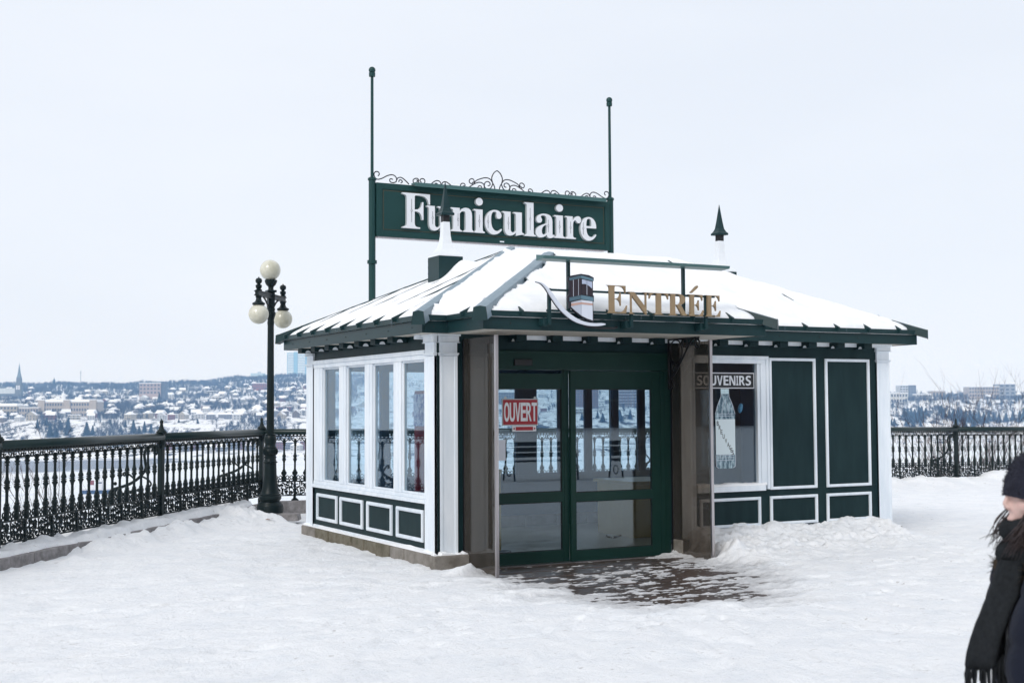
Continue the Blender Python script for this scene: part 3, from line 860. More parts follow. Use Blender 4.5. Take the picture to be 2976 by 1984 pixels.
# --- roof slopes, hip caps and battens
RZ, RS = 2.655, 0.45
RX0, RX1, RY0, RY1, QX0, QX1, QY0 = 5.60, 12.81, 12.47, 17.15, 5.90, 9.59, 11.63
def zmain(x, y): return RZ + RS * min(x - RX0, RX1 - x, y - RY0, RY1 - y)
def slope(pts): MB().add(pts, [tuple(range(len(pts)))]).build('roof_slope', GREEN_METAL, K)
hm = (RY1 - RY0) / 2; ax0, ax1, ay = RX0 + hm, RX1 - hm, RY0 + hm; az = RZ + RS * hm
hc = (QX1 - QX0) / 2; qx = QX0 + hc; qz = RZ + RS * hc
slope([(RX0, RY0, RZ), (QX0, RY0, RZ), (qx, RY0 + hc, qz), (QX1, RY0, RZ), (RX1, RY0, RZ), (ax1, ay, az), (ax0, ay, az)])
slope([(RX0, RY0, RZ), (ax0, ay, az), (RX0, RY1, RZ)]); slope([(RX1, RY0, RZ), (RX1, RY1, RZ), (ax1, ay, az)])
slope([(RX0, RY1, RZ), (ax0, ay, az), (ax1, ay, az), (RX1, RY1, RZ)])
slope([(QX0, QY0, RZ), (QX1, QY0, RZ), (qx, QY0 + hc, qz)])
slope([(QX0, QY0, RZ), (qx, QY0 + hc, qz), (qx, RY0 + hc, qz), (QX0, RY0, RZ)]); slope([(QX1, QY0, RZ), (QX1, RY0, RZ), (qx, RY0 + hc, qz), (qx, QY0 + hc, qz)])
def hipcap(p0, p1, ext=0.07, w=0.055, h=0.085, m=HIP_METAL):
    a, b = Vector(p0), Vector(p1); d = (b - a).normalized(); a = a - d * ext
    sd = d.cross(Vector((0, 0, 1))).normalized()
    sec = [(-w - 0.02, -0.055), (w + 0.02, -0.055), (w, h - 0.012), (0, h), (-w, h - 0.012)]
    o = MB().hexa([a + sd * q + Vector((0, 0, r)) for q, r in sec], [b + sd * q + Vector((0, 0, r)) for q, r in sec])
    cap = MB()
    o.build('hip_cap', m, K)
    sec2 = [(-w - 0.022, -0.06), (w + 0.022, -0.06), (w + 0.004, h - 0.010), (0, h + 0.003), (-w - 0.004, h - 0.010)]
    a2 = a - d * 0.012
    MB().hexa([a2 + sd * q + Vector((0, 0, r)) for q, r in sec2], [a - d * 0.001 + sd * q + Vector((0, 0, r)) for q, r in sec2]).build('hip_cap_end', GREEN_METAL, K)
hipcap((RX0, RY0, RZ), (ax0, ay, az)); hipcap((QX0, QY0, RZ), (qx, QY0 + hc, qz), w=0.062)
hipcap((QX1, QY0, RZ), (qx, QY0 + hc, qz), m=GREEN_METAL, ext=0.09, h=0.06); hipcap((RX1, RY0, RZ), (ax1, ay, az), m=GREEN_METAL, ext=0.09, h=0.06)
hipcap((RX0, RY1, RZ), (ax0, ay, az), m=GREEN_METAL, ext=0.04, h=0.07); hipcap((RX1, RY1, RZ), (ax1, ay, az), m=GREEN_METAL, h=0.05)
hipcap((qx, QY0 + hc - 0.05, qz), (qx, RY0 + hc, qz), ext=0.0, w=0.05, h=0.06)
def batten(p, d, length, rise, w=0.012, h=0.076):
    """p foot at the eave; d up-slope direction in plan"""
    sd = Vector((-d[1], d[0], 0)); a = Vector(p) - Vector((d[0], d[1], rise)) * 0.03; b = Vector(p) + Vector((d[0], d[1], rise)) * length
    sec = [(-w, -0.01), (w, -0.01), (w, h), (-w, h)]
    foot = [a + sd * q * 0.8 + Vector((0, 0, r * 0.66)) for q, r in sec]
    foot[2] += Vector((d[0], d[1], rise)) * -0.012; foot[3] += Vector((d[0], d[1], rise)) * -0.012
    MB().hexa(foot, [b + sd * q + Vector((0, 0, r * 0.98)) for q, r in sec]).build('batten', GREEN_METAL, K)
for k in range(8):
    y = 13.161 + 0.5355 * k
    batten((RX0, y, RZ), (1, 0), min(y - RY0, RY1 - y) - 0.02, RS)
for x in (10.323, 10.852, 11.374, 11.895, 12.424):
    batten((x, RY0, RZ), (0, 1), min(RX1 - x, 2.2) - 0.02, RS)
for x in (6.353, 6.89, 7.43, 7.97, 8.51, 9.047):
    batten((x, QY0, RZ), (0, 1), min(x - QX0, QX1 - x) - 0.02, RS)
batten((QX0, 12.05, RZ), (1, 0), 0.4, RS)

# --- the two spired roof vents
def vent(cx, cy, z0):
    p = MB().box(cx - 0.17, cx + 0.17, cy - 0.17, cy + 0.17, z0, 3.625).build('roof_vent', GREEN_METAL, K, bevel=0.004)
    sq = lambda h, z: [(cx - h, cy - h, z), (cx + h, cy - h, z), (cx + h, cy + h, z), (cx - h, cy + h, z)]
    prof = [(3.626, 0.17), (3.645, 0.168), (3.68, 0.128), (3.73, 0.092), (3.80, 0.066), (3.90, 0.052), (4.08, 0.044)]
    m = MB()
    for (za, ha), (zb, hb) in zip(prof[:-1], prof[1:]): m.hexa(sq(ha, za), sq(hb, zb))
    m.build('spire_skirt', WHITE_SPIRE, p)
    prof = [(4.081, 0.043), (4.165, 0.043)]
    m = MB().hexa(sq(0.043, 4.081), sq(0.043, 4.168))
    m.build('spire_neck', BLACK, p)
    prof = [(4.165, 0.088), (4.190, 0.090), (4.215, 0.068), (4.26, 0.048), (4.36, 0.033), (4.61, 0.002)]
    m = MB()
    for (za, ha), (zb, hb) in zip(prof[:-1], prof[1:]): m.hexa(sq(ha, za), sq(hb, zb))
    m.build('spire_cap', GREEN_METAL, p)
vent(7.085, 15.0, 3.15); vent(11.475, 15.0, 3.15)
# bolts down the near edge of the left vent
b_ = MB()
for z in (3.58, 3.50, 3.42, 3.34, 3.26): b_.lathe([(-0.006, 0.006), (0.006, 0.006)], (6.914, 15.155, z), 6)
b_.build('bolt', BLACK, K)

# --- snow lying on the roof
gx_ = np.arange(5.585, 12.985, 0.03); gy_ = np.arange(11.605, 17.16, 0.03)
RXg, RYg = np.meshgrid(gx_, gy_)
em = np.minimum(np.minimum(RXg - RX0, RX1 - RXg), np.minimum(RYg - RY0, RY1 - RYg))
ec = np.minimum(np.minimum(RXg - QX0, QX1 - RXg), np.where(RYg < 14.4, RYg - QY0, -1))
e = np.maximum(em, ec)
zr = RZ + RS * e
isl = (RXg - RX0 <= em + 1e-6) & (em >= ec)          # left slope
frn = (~isl) & (RYg < ay)
base = np.where(isl, 0.060, 0.078)
nn = fbm(RXg * 2.1, RYg * 2.1, 5, 4) - 0.5
n5 = fbm(RXg * 7, RYg * 7, 15, 3) - 0.5
tck = base + nn * np.where(isl, 0.022, 0.06) + n5 * 0.022
e0 = 0.015 + 0.075 * np.clip(fbm(RXg * 3.3, RYg * 3.3, 25, 3) - 0.35, 0, 1)
tck = tck * np.sqrt(np.clip((e - e0) / np.where(isl, 0.16, 0.10), 0, 1)) - np.where(e < e0, 0.04, 0)
# valleys fill up
val = np.where((RXg < qx) & (RYg > QY0), np.abs((RXg - QX0) - (RYg - RY0)), np.abs((QX1 - RXg) - (RYg - RY0))) / 1.414
tck = tck + 0.09 * np.exp(-(val / 0.22) ** 2) * sstep(0.03, 0.3, e) * (RXg > QX0) * (RXg < QX1) * (RYg > RY0)
# hip caps swept clear
jag = (fbm(RXg * 5, RYg * 5, 35, 3) - 0.5) * 0.10
h1 = np.abs((RXg - RX0) - (RYg - RY0)) / 1.414
tck = np.where((h1 + np.maximum(jag, -0.01) < 0.078) & (em >= ec) & (RXg < 7.72 + jag * 2) & (RYg < ay), -0.04, tck)
h2 = np.abs((RXg - QX0) - (RYg - QY0)) / 1.414
tck = np.where((h2 + np.maximum(jag, -0.015) < 0.086) & (ec > em) & (RXg < qx), -0.04, tck)
h3 = np.abs((RXg - RX0) - (RY1 - RYg)) / 1.414
tck = np.where((h3 < 0.085) & (RXg > 7.30) & (RXg < 7.70), -0.04, tck)
tck = np.where((np.abs(RXg - qx) < 0.05) & (RYg > QY0 + hc - 0.12) & (RYg < QY0 + hc + 0.22), -0.04, tck)
for cx, cy, sg, flag in ((QX1, QY0, -1, ec > em), (RX1, RY0, -1, em >= ec), (RX0, RY1, 1, em >= ec)):   # cap ends poke out of the snow at the corners
    dd_ = np.hypot(RXg - cx, RYg - cy)
    hh = np.abs(np.abs(RXg - cx) - np.abs(RYg - cy)) / 1.414
    tck = np.where((dd_ < 0.36) & (hh < 0.10) & flag, -0.04, tck)
tck = tck + 0.13 * np.exp(-(((RXg - 7.2) / 0.17) ** 2 + ((RYg - 14.78) / 0.13) ** 2))       # drift before the vent
Z = zr + tck
inside = (e > 0.0)
kq = inside[:-1, :-1] & inside[1:, :-1] & inside[:-1, 1:] & inside[1:, 1:]
rs = put('roof_snow', grid_mesh('roof_snow', RXg, RYg, Z, SNOW_ROOF, keep=kq)); tag(rs, kind='stuff')
# thin snow lying on the ledges of the fascia and wall foot
ls = MB()
def ledge(p0, p1, wd, z, hmax, seed):
    n = 26; a, b = Vector(p0), Vector(p1); d = (b - a); sd = Vector((-d.y, d.x)).normalized() * wd
    hh = [max(0.002, hmax * (fbm(np.array([i * 0.45 + seed]), np.array([seed * 3.1]), 7, 3)[0] * 1.5 - 0.35)) for i in range(n + 1)]
    for i in range(n):
        p, q = a + d * (i / n), a + d * ((i + 1) / n)
        ls.hexa([(p.x, p.y, z), (q.x, q.y, z), (q.x + sd.x, q.y + sd.y, z), (p.x + sd.x, p.y + sd.y, z)],
                [(p.x, p.y, z + hh[i] * 0.6), (q.x, q.y, z + hh[i + 1] * 0.6), (q.x + sd.x, q.y + sd.y, z + hh[i + 1]), (p.x + sd.x, p.y + sd.y, z + hh[i])])
ledge((5.84, 16.9), (5.84, 12.75), 0.04, 0.119, 0.05, 1)
ledge((5.83, 12.635), (6.23, 12.635), 0.09, 0.116, 0.06, 2)
ledge((12.23, 12.615), (12.55, 12.615), 0.10, 0.119, 0.05, 3)
tag(ls.build('ledge_snow', SNOW_ROOF, None), kind='stuff')
# icicles
ic = glass('clear_ice', (0.9, 0.95, 1.0), 0.08, 0.1)
for x, y, l in ((5.595, 13.25, 0.10), (5.595, 13.75, 0.06), (5.595, 14.05, 0.07), (5.595, 15.0, 0.05), (7.62, 11.62, 0.16), (8.0, 11.62, 0.10), (7.82, 11.62, 0.06), (10.52, 12.46, 0.07), (11.52, 12.46, 0.06), (5.9, 12.46, 0.12)):
    o = MB().lathe([(-l, 0.0008), (-l * 0.5, 0.003), (0, 0.006)], (x, y, 2.675), 6).build('icicle', ic)
    tag(o, 'small icicle hanging from the green eaves of the kiosk roof', 'icicle', 'icicles along the kiosk eaves')

# ================================================================ lettering
def bold_serif(s):
    return ''.join(chr(0x1D400 + ord(c) - 65) if 'A' <= c <= 'Z' else chr(0x1D41A + ord(c) - 97) if 'a' <= c <= 'z' else c for c in s)
def bold_sans(s):
    return ''.join(chr(0x1D5D4 + ord(c) - 65) if 'A' <= c <= 'Z' else chr(0x1D5EE + ord(c) - 97) if 'a' <= c <= 'z' else c for c in s)
_glyph = {}
def glyph(body, offset=0.0):
    """verts, faces of an extruded text (unit size, depth 0..1 in local z)"""
    key = (body, offset)
    if key not in _glyph:
        c = bpy.data.curves.new('text', 'FONT'); c.body = body; c.size = 1.0; c.extrude = 0.5; c.offset = offset; c.resolution_u = 5
        o = bpy.data.objects.new('text', c); COL.objects.link(o)
        dg = bpy.context.evaluated_depsgraph_get()
        me = bpy.data.meshes.new_from_object(o.evaluated_get(dg))
        v = np.array([q.co[:] for q in me.vertices]); f = [tuple(p.vertices) for p in me.polygons]; nz = [abs(p.normal.z) > 0.9 for p in me.polygons]
        bpy.data.objects.remove(o); bpy.data.curves.remove(c); bpy.data.meshes.remove(me)
        _glyph[key] = (v, f, nz)
    return _glyph[key]
def text_part(name, body, x0, x1, z0, zscale, y0, y1, mats, parent, offset=0.0, fit=True):
    """letter standing in the XZ plane, front at y0, back at y1, baseline z0"""
    v, f, nz = glyph(body, offset)
    a, b = v[:, 0].min(), v[:, 0].max()
    sx = (x1 - x0) / (b - a) if fit else zscale
    m = MB()
    pts = [(x0 + (p[0] - a) * sx, y0 + (y1 - y0) * (0.5 - p[2]), z0 + p[1] * zscale) for p in v]
    m.add(pts, f)
    m.m = [0 if q else 1 for q in nz]
    return m.build(name, mats, parent)

# --- the big Funiculaire sign behind the roof
FS = empty('name_sign', (6.99, 17.25, 0), label='large green Funiculaire sign with white letters raised on two tall posts behind the roof', cat='sign')
for x in (6.985, 11.045):
    p = MB().lathe([(0.0, 0.05), (3.765, 0.05)], (x, 17.25, 0), 16).lathe([(3.81, 0.05), (4.965, 0.05)], (x, 17.25, 0), 16).build('post', SIGN_GREEN, FS, auto=40)
    MB().lathe([(3.762, 0.05), (3.764, 0.07), (3.812, 0.07), (3.814, 0.05)], (x, 17.25, 0), 16).build('collar', SIGN_GREEN, p, auto=40)
    MB().lathe([(4.966, 0.05), (4.97, 0.062), (5.0, 0.062), (5.02, 0.03)], (x, 17.25, 0), 16).build('collar', SIGN_GREEN, p, auto=40)
    MB().lathe([(5.02, 0.023), (6.48, 0.021)], (x, 17.25, 0), 12).build('pole', SIGN_GREEN, p, auto=40)
    MB().lathe([(6.478, 0.021), (6.48, 0.045), (6.535, 0.047), (6.537, 0.03)], (x, 17.25, 0), 14).ball((x, 17.25, 6.575), 0.05, 16, 10).build('ball_finial', SIGN_GREEN, p, auto=40)
MB().box(7.032, 10.998, 17.205, 17.30, 4.160, 4.938).build('board', SIGN_GREEN, FS, bevel=0.004)
fr = MB().frame_y(7.034, 10.996, 4.162, 4.936, 0.085, 17.192, 17.2045).build('board_frame', SIGN_GREEN, FS, bevel=0.003)
MB().frame_y(7.135, 10.895, 4.262, 4.836, 0.010, 17.2025, 17.2048).build('gold_line', GOLD_LINE, FS)
MB().box(7.58, 10.86, 17.07, 17.204, 4.939, 4.962).box(7.58, 10.86, 17.07, 17.085, 4.905, 4.938).build('light_trough', TROUGH, FS)
MB().box(7.05, 10.90, 17.21, 17.29, 4.138, 4.159).build('bottom_strip', STEEL, FS)
MB().box(9.03, 9.10, 17.188, 17.1915, 4.182, 4.20).build('maker_plate', WHITE, FS)
caph = 0.515
vF = glyph(bold_serif('F'))[0]; zs = caph / (vF[:, 1].max() - vF[:, 1].min())
LT = [('F', 7.416, 7.856), ('u', 7.805, 8.15), ('n', 8.195, 8.579), ('i', 8.569, 8.756), ('c', 8.762, 9.047), ('u', 9.055, 9.427), ('l', 9.433, 9.632), ('a', 9.63, 9.963), ('i', 9.955, 10.15), ('r', 10.156, 10.441), ('e', 10.43, 10.72)]
inl = {'F': 0.33, 'u': 0.27, 'n': 0.30, 'i': 0.5, 'c': 0.17, 'l': 0.5, 'a': 0.66, 'r': 0.33, 'e': 0.17}
for ch, a, b in LT:
    L = text_part('letter', bold_serif(ch), a, b, 4.298, zs, 17.150, 17.204, [LETTER_W, LETTER_S], FS)
    xc = a + (b - a) * inl[ch]; zc = 4.298 + (0.26 if ch in 'Fl' else 0.175); hh = 0.17 if ch in 'Fl' else 0.095
    m = MB().box(xc - 0.0022, xc + 0.0022, 17.1475, 17.1498, zc - hh, zc - 0.025).box(xc - 0.0022, xc + 0.0022, 17.1475, 17.1498, zc + 0.025, zc + hh)
    for s1, s2 in (((0, 0.025), (0.013, 0)), ((0.013, 0), (0, -0.025)), ((0, -0.025), (-0.013, 0)), ((-0.013, 0), (0, 0.025))):
        m.tube([(xc + s1[0], 17.1485, zc + s1[1]), (xc + s2[0], 17.1485, zc + s2[1])], 0.0022, 4)
    m.build('inlay', IRON_THIN, L)
# scrollwork on top: curves read off the left half and mirrored
SCR = [[(168, 893), (178, 880), (170, 862), (150, 860), (138, 878), (145, 905), (165, 921), (200, 912), (235, 893), (270, 884), (295, 893), (308, 915), (305, 940)],
       [(305, 940), (285, 948), (262, 942), (256, 925), (265, 916), (280, 922)], [(310, 925), (318, 910), (340, 905), (365, 920), (390, 945), (402, 960)],
       [(325, 942), (330, 926), (345, 928), (352, 942), (340, 950)], [(462, 940), (478, 930), (470, 914), (450, 914), (435, 928), (440, 950), (462, 962)],
       [(462, 922), (474, 935), (482, 952), (486, 965)], [(500, 945), (488, 932), (498, 916), (518, 918), (527, 935), (518, 955), (490, 966)],
       [(565, 972), (590, 945), (620, 930), (645, 940), (655, 968)], [(655, 968), (668, 945), (690, 940), (715, 955), (748, 985)], [(600, 965), (612, 952), (625, 960), (622, 974)],
       [(826, 975), (845, 972), (838, 955), (820, 953), (808, 967), (814, 990)], [(902, 948), (918, 938), (912, 919), (893, 915), (878, 930), (885, 950), (908, 958)],
       [(868, 992), (900, 968), (940, 948), (970, 945), (995, 960), (1002, 995)], [(915, 955), (935, 930), (970, 915), (1010, 906), (1045, 915), (1068, 945)],
       [(1070, 955), (1055, 990), (1025, 1002), (1002, 980), (1005, 950), (1025, 937), (1045, 947), (1047, 967), (1030, 974)],
       [(965, 1000), (948, 990), (956, 975), (975, 977), (982, 998)], [(1090, 1012), (1082, 975), (1068, 945), (1062, 905), (1080, 865), (1105, 846)]]
for sd in (1, -1):
    for path in SCR:
        q = [((7.04 + (a - 150) / 483.3), 4.945 + ((945 + (a - 150) * 0.0872) - b) / 549.0) for a, b in path]
        if sd < 0: q = [(2 * 9.018 - a, b) for a, b in q]
        MB().tube([(a, 17.25, max(b, 4.94)) for a, b in crom(q, 4)], 0.0085, 6).build('scroll', IRON_THIN, FS, smooth=True)

# --- the ENTREE sign over the canopy
ES = empty('entrance_sign', (7.64, 11.5, 2.5), label='gold ENTREE letters and cable-car emblem on a green frame above the canopy', cat='sign')
YE = 11.50
for x, zt in ((6.630, 2.92), (7.640, 2.70), (8.622, 2.92)):
    p = MB().box(x - 0.017, x + 0.017, YE + 0.02, YE + 0.054, 2.545, zt).build('upright', GREEN_METAL, ES, bevel=0.003)
    MB().box(x - 0.06, x + 0.02, YE + 0.055, YE + 0.158, 2.53, 2.615).build('mounting_bracket', GREEN_METAL, p, bevel=0.006)
for z in (2.905, 2.690):
    MB().box(6.60, 8.74, YE + 0.024, YE + 0.048, z - 0.011, z + 0.011).build('cross_rail', GREEN_METAL, ES)
for x in (6.882, 8.347):
    MB().box(x - 0.016, x + 0.016, YE + 0.056, YE + 0.088, 2.69, 3.205).build('upright', GREEN_METAL, ES)
MB().hexa([(6.508, YE - 0.06, 3.215), (8.885, YE - 0.06, 3.215), (8.885, YE + 0.09, 3.205), (6.508, YE + 0.09, 3.205)],
          [(6.508, YE - 0.07, 3.245), (8.885, YE - 0.07, 3.245), (8.885, YE + 0.09, 3.268), (6.508, YE + 0.09, 3.268)]).build('light_trough', TROUGH, ES, bevel=0.003)
zsE = 0.305 / (glyph(bold_serif('E'))[0][:, 1].max() - glyph(bold_serif('E'))[0][:, 1].min())
zss = 0.243 / 0.305 * zsE
for ch, a, b, z in (('E', 7.301, 7.560, zsE), ('N', 7.574, 7.840, zss), ('T', 7.848, 8.090, zss), ('R', 8.096, 8.352, zss), ('E', 8.352, 8.562, zss), ('E', 8.587, 8.794, zss)):
    text_part('letter', bold_serif(ch), a, b, 2.678, z, YE - 0.012, YE + 0.018, [GOLD, GOLD], ES, offset=-0.012)
MB().poly_y([(8.385, 2.938), (8.405, 2.932), (8.475, 2.985), (8.492, 3.005), (8.480, 3.018), (8.462, 3.010)], YE - 0.012, YE + 0.018).build('accent', GOLD, ES)
def E6(zx, zy): return (6.833 + (zx - 470) * 0.001336, 3.041 - ((zy - 800) - 0.042 * (zx - 470)) * 0.001143)
EM_DARK = mat('emblem_dark', (0.012, 0.011, 0.020), 0.45)
EM_TEAL = mat('emblem_teal', (0.065, 0.125, 0.165), 0.45)
EM_TEAL2 = mat('emblem_teal_light', (0.10, 0.19, 0.245), 0.45)
EM_WHITE = mat('emblem_white', (0.62, 0.66, 0.74), 0.45)
EM_WHITE2 = mat('emblem_white_shade', (0.46, 0.50, 0.58), 0.45)
EM_PINK = mat('emblem_pink', (0.50, 0.32, 0.27), 0.5)
EM_BROWN = mat('emblem_window_brown', (0.028, 0.020, 0.028), 0.3)
EM_SKY = mat('emblem_window_sky', (0.42, 0.48, 0.62), 0.3)
cb = MB().poly_y([E6(*q) for q in [(470, 803), (505, 785), (588, 769), (660, 780), (706, 802), (706, 832), (698, 836), (698, 965), (706, 970), (706, 1022), (700, 1030), (702, 1212), (660, 1200), (600, 1170), (540, 1125), (495, 1080), (480, 1085), (480, 1030), (468, 1022), (468, 972), (482, 962), (482, 845), (470, 838)]], YE - 0.004, YE + 0.018).build('cabin_emblem', EM_DARK, ES)
def em(pts, m, k): MB().poly_y([E6(*q) for q in pts], YE - 0.004 - 0.003 * k, YE - 0.0042).build('emblem_field', m, cb)
em([(482, 808), (586, 784), (586, 810), (482, 832)], EM_TEAL, 1); em([(588, 784), (698, 812), (698, 836), (588, 810)], EM_TEAL2, 1)
em([(490, 832), (586, 812), (586, 965), (490, 985)], EM_BROWN, 1); em([(594, 818), (690, 840), (690, 968), (594, 950)], EM_BROWN, 1)
em([(596, 820), (688, 842), (688, 905), (660, 880), (625, 862), (596, 862)], EM_SKY, 2)
em([(515, 826), (519, 825), (519, 975), (515, 976)], EM_WHITE2, 2); em([(562, 818), (565, 817), (565, 966), (562, 967)], EM_WHITE2, 2); em([(638, 830), (642, 831), (642, 962), (638, 961)], EM_WHITE2, 2)
em([(482, 985), (586, 964), (586, 1000), (482, 1020)], EM_TEAL, 1); em([(588, 964), (700, 984), (700, 1020), (588, 1000)], EM_TEAL2, 1)
em([(497, 1030), (588, 1008), (588, 1150), (540, 1112), (497, 1072)], EM_WHITE2, 1); em([(590, 1008), (692, 1022), (692, 1196), (640, 1178), (590, 1152)], EM_WHITE, 1)
em([(497, 1040), (588, 1030), (588, 1048), (497, 1064)], EM_PINK, 2); em([(590, 1030), (692, 1042), (692, 1058), (590, 1048)], EM_PINK, 2)
up = crom([(180, 843), (230, 855), (280, 895), (330, 960), (390, 1045), (450, 1110), (520, 1165), (600, 1205), (690, 1222), (760, 1222), (800, 1228)], 3)
lo = crom([(180, 846), (222, 862), (262, 905), (310, 985), (370, 1075), (430, 1140), (500, 1195), (580, 1230), (670, 1248), (750, 1248), (800, 1238)], 3)
sw = MB()
A = [E6(*q) for q in up]; B = [E6(*q) for q in lo]
for i in range(len(A) - 1):
    sw.poly_y([A[i], B[i], B[i + 1], A[i + 1]], YE - 0.028, YE - 0.012)
sw.build('track_emblem', EM_WHITE, ES)
ou = MB()
for i in range(len(A) - 1):
    ou.poly_y([(B[i][0] - 0.002, B[i][1] + 0.004), (B[i][0] - 0.006, B[i][1] - 0.004), (B[i + 1][0] - 0.006, B[i + 1][1] - 0.004), (B[i + 1][0] - 0.002, B[i + 1][1] + 0.004)], YE - 0.0118, YE - 0.004)
ou.build('track_outline', EM_DARK, ES)
MB().tube([(7.05, 11.60, 2.60), (7.09, 11.58, 2.54), (7.25, 11.57, 2.525), (7.45, 11.58, 2.53), (7.52, 11.63, 2.545)], 0.012, 6).build('cable', BLACK, ES, smooth=True)

# --- OUVERT sign on the glass door and the strip under it
OS = empty('open_sign', (6.94, 12.795, 1.49), label='red OUVERT sign with white letters hung on the glass door', cat='sign')
YO = 12.795
MB().box(6.735, 7.195, YO - 0.008, YO + 0.004, 1.492, 1.792).build('sign_plate', LETTER_S, OS, bevel=0.003)
MB().box(6.746, 7.184, YO - 0.0105, YO - 0.0081, 1.503, 1.781).build('sign_face', RED, OS)
LW = 0.0672
for i, ch in enumerate('OUVERT'):
    text_part('letter', bold_sans(ch), 6.757 + i * 0.0705, 6.757 + i * 0.0705 + LW, 1.540, 0.205 / 0.70, YO - 0.0128, YO - 0.0107, [LETTER_W, LETTER_W], OS)
for x in (6.775, 7.155):
    MB().lathe([(0, 0.016), (0.004, 0.016)], (0, 0, 0), 12).build('suction_cup', LETTER_S, OS, world=False)
    OS.children[-1].location = (x - 6.94, YO - 12.795 - 0.004, 0.312); OS.children[-1].rotation_euler = (math.pi / 2, 0, 0)
ST = empty('arrow_sign', (7.01, 12.795, 1.43), label='small white and red strip sign under the OUVERT sign', cat='sign')
MB().box(6.862, 7.170, YO - 0.007, YO + 0.003, 1.425, 1.490).build('sign_plate', LETTER_W, ST, bevel=0.002)
MB().box(6.905, 7.127, YO - 0.0095, YO - 0.0072, 1.437, 1.478).build('sign_face', RED, ST)
for s in (1, -1):
    xc = 7.016 + s * 0.132
    MB().poly_y([(xc + s * 0.016, 1.4575), (xc - s * 0.010, 1.472), (xc - s * 0.010, 1.443)], YO - 0.0095, YO - 0.0072).build('arrow', RED, ST)
pp = MB().box(6.66, 6.785, 12.806, 12.810, 1.105, 1.335).build('paper_notice', EM_WHITE); tag(pp, 'plain white paper notice taped inside the left door pane', 'notice')

# --- SOUVENIRS plate and bottle picture in the shop window
SV = empty('shop_sign', (9.83, 12.775, 1.9), label='black SOUVENIRS plate with white rounded border in the shop window', cat='sign')
YV = 12.776
MB().box(9.345, 10.285, YV, YV + 0.004, 1.908, 2.113).build('sign_plate', INK, SV)
MB().frame_y(9.35, 10.278, 1.914, 2.107, 0.010, YV - 0.002, YV - 0.0005).build('sign_border', LETTER_W, SV)
wl = [('S', .083), ('O', .092), ('U', .089), ('V', .084), ('E', .076), ('N', .092), ('I', .032), ('R', .088), ('S', .080)]
x = 9.40
gap = (10.226 - 9.40 - sum(q for _, q in wl)) / 8
for ch, q in wl:
    text_part('letter', bold_sans(ch), x, x + q, 1.952, 0.116 / 0.70, YV - 0.0035, YV - 0.0006, [LETTER_W, LETTER_W], SV)
    x += q + gap
BT = empty('bottle_poster', (9.82, 12.775, 0.93), label='cut-out picture of a water bottle marked BREUVAGES in the shop window', cat='poster')
def bottle_mat():
    m = mat('bottle_print', (0.055, 0.12, 0.17), 0.3, var=(16, 0.42, 0.62), col2=(0.46, 0.60, 0.66), stretch=(2.6, 1.0, 0.7))
    return m
BP = bottle_mat()
def half(prof): return [(9.822 - w, z) for z, w in prof] + [(9.822 + w, z) for z, w in prof[::-1]]
def strip(prof, y0, y1, m, name):
    q = MB()
    for (za, wa), (zb, wb) in zip(prof[:-1], prof[1:]):
        q.poly_y([(9.822 - wa, za), (9.822 + wa, za), (9.822 + wb, zb), (9.822 - wb, zb)], y0, y1)
    return q.build(name, m, BT)
strip([(0.935, 0.10), (0.945, 0.135), (0.96, 0.145), (1.02, 0.150), (1.12, 0.152), (1.14, 0.148), (1.50, 0.148), (1.54, 0.150), (1.58, 0.153), (1.62, 0.148), (1.70, 0.118), (1.77, 0.085), (1.81, 0.062), (1.845, 0.060)], YV, YV + 0.003, BP, 'bottle_body')
strip([(1.846, 0.062), (1.925, 0.062)], YV, YV + 0.003, mat('bottle_cap_print', (0.50, 0.64, 0.68), 0.4, var=(40, 0.3, 0.7)), 'bottle_cap')
strip([(1.105, 0.148), (1.537, 0.148)], YV - 0.002, YV - 0.0004, mat('bottle_label_print', (0.70, 0.80, 0.83), 0.5), 'bottle_label')
bx = [9.706, 9.736, 9.762, 9.793, 9.828, 9.862, 9.889, 9.912, 9.932]; bz = [1.465, 1.415, 1.36, 1.305, 1.25, 1.205, 1.168, 1.135, 1.105]
for ch, a, b in zip('BREUVAGES', bx, bz):
    text_part('letter', ch, a - 0.015, a + 0.015, b - 0.005, 0.078, YV - 0.0035, YV - 0.0021, [INK, INK], BT, offset=0.004)
for z in (1.035, 1.065, 1.092, 1.575, 1.60):
    MB().box(9.69, 9.955, YV - 0.0012, YV - 0.0003, z, z + 0.005).build('print_line', EM_WHITE, BT)
for s in (1, -1):
    MB().tube([(9.822 + s * w, YV - 0.001, z) for z, w in ((1.60, 0.150), (1.70, 0.118), (1.77, 0.085), (1.81, 0.062), (1.845, 0.060))], 0.004, 4).build('print_outline', EM_WHITE, BT)
    MB().tube([(9.822 + s * w, YV - 0.001, z) for z, w in ((0.94, 0.11), (0.96, 0.144), (1.02, 0.149), (1.10, 0.150))], 0.004, 4).build('print_outline', EM_WHITE, BT)
    MB().tube([(9.822 + s * 0.05, YV - 0.001, 1.60), (9.822 + s * 0.035, YV - 0.001, 1.70), (9.822 + s * 0.005, YV - 0.001, 1.78)], 0.003, 4).build('print_outline', EM_WHITE, BT)
fo = MB().ball((0, 0, 0), 0.03, 10, 8, sz=2.1).build('window_ornament', mat('blue_ornament', (0.05, 0.25, 0.45), 0.3, var=(30, 0.4, 0.6), col2=(0.25, 0.5, 0.65)))
fo.location = (10.10, 12.83, 1.67); fo.rotation_euler = (0, 0.25, 0); tag(fo, 'small bright blue shell ornament hanging in the shop window', 'ornament')
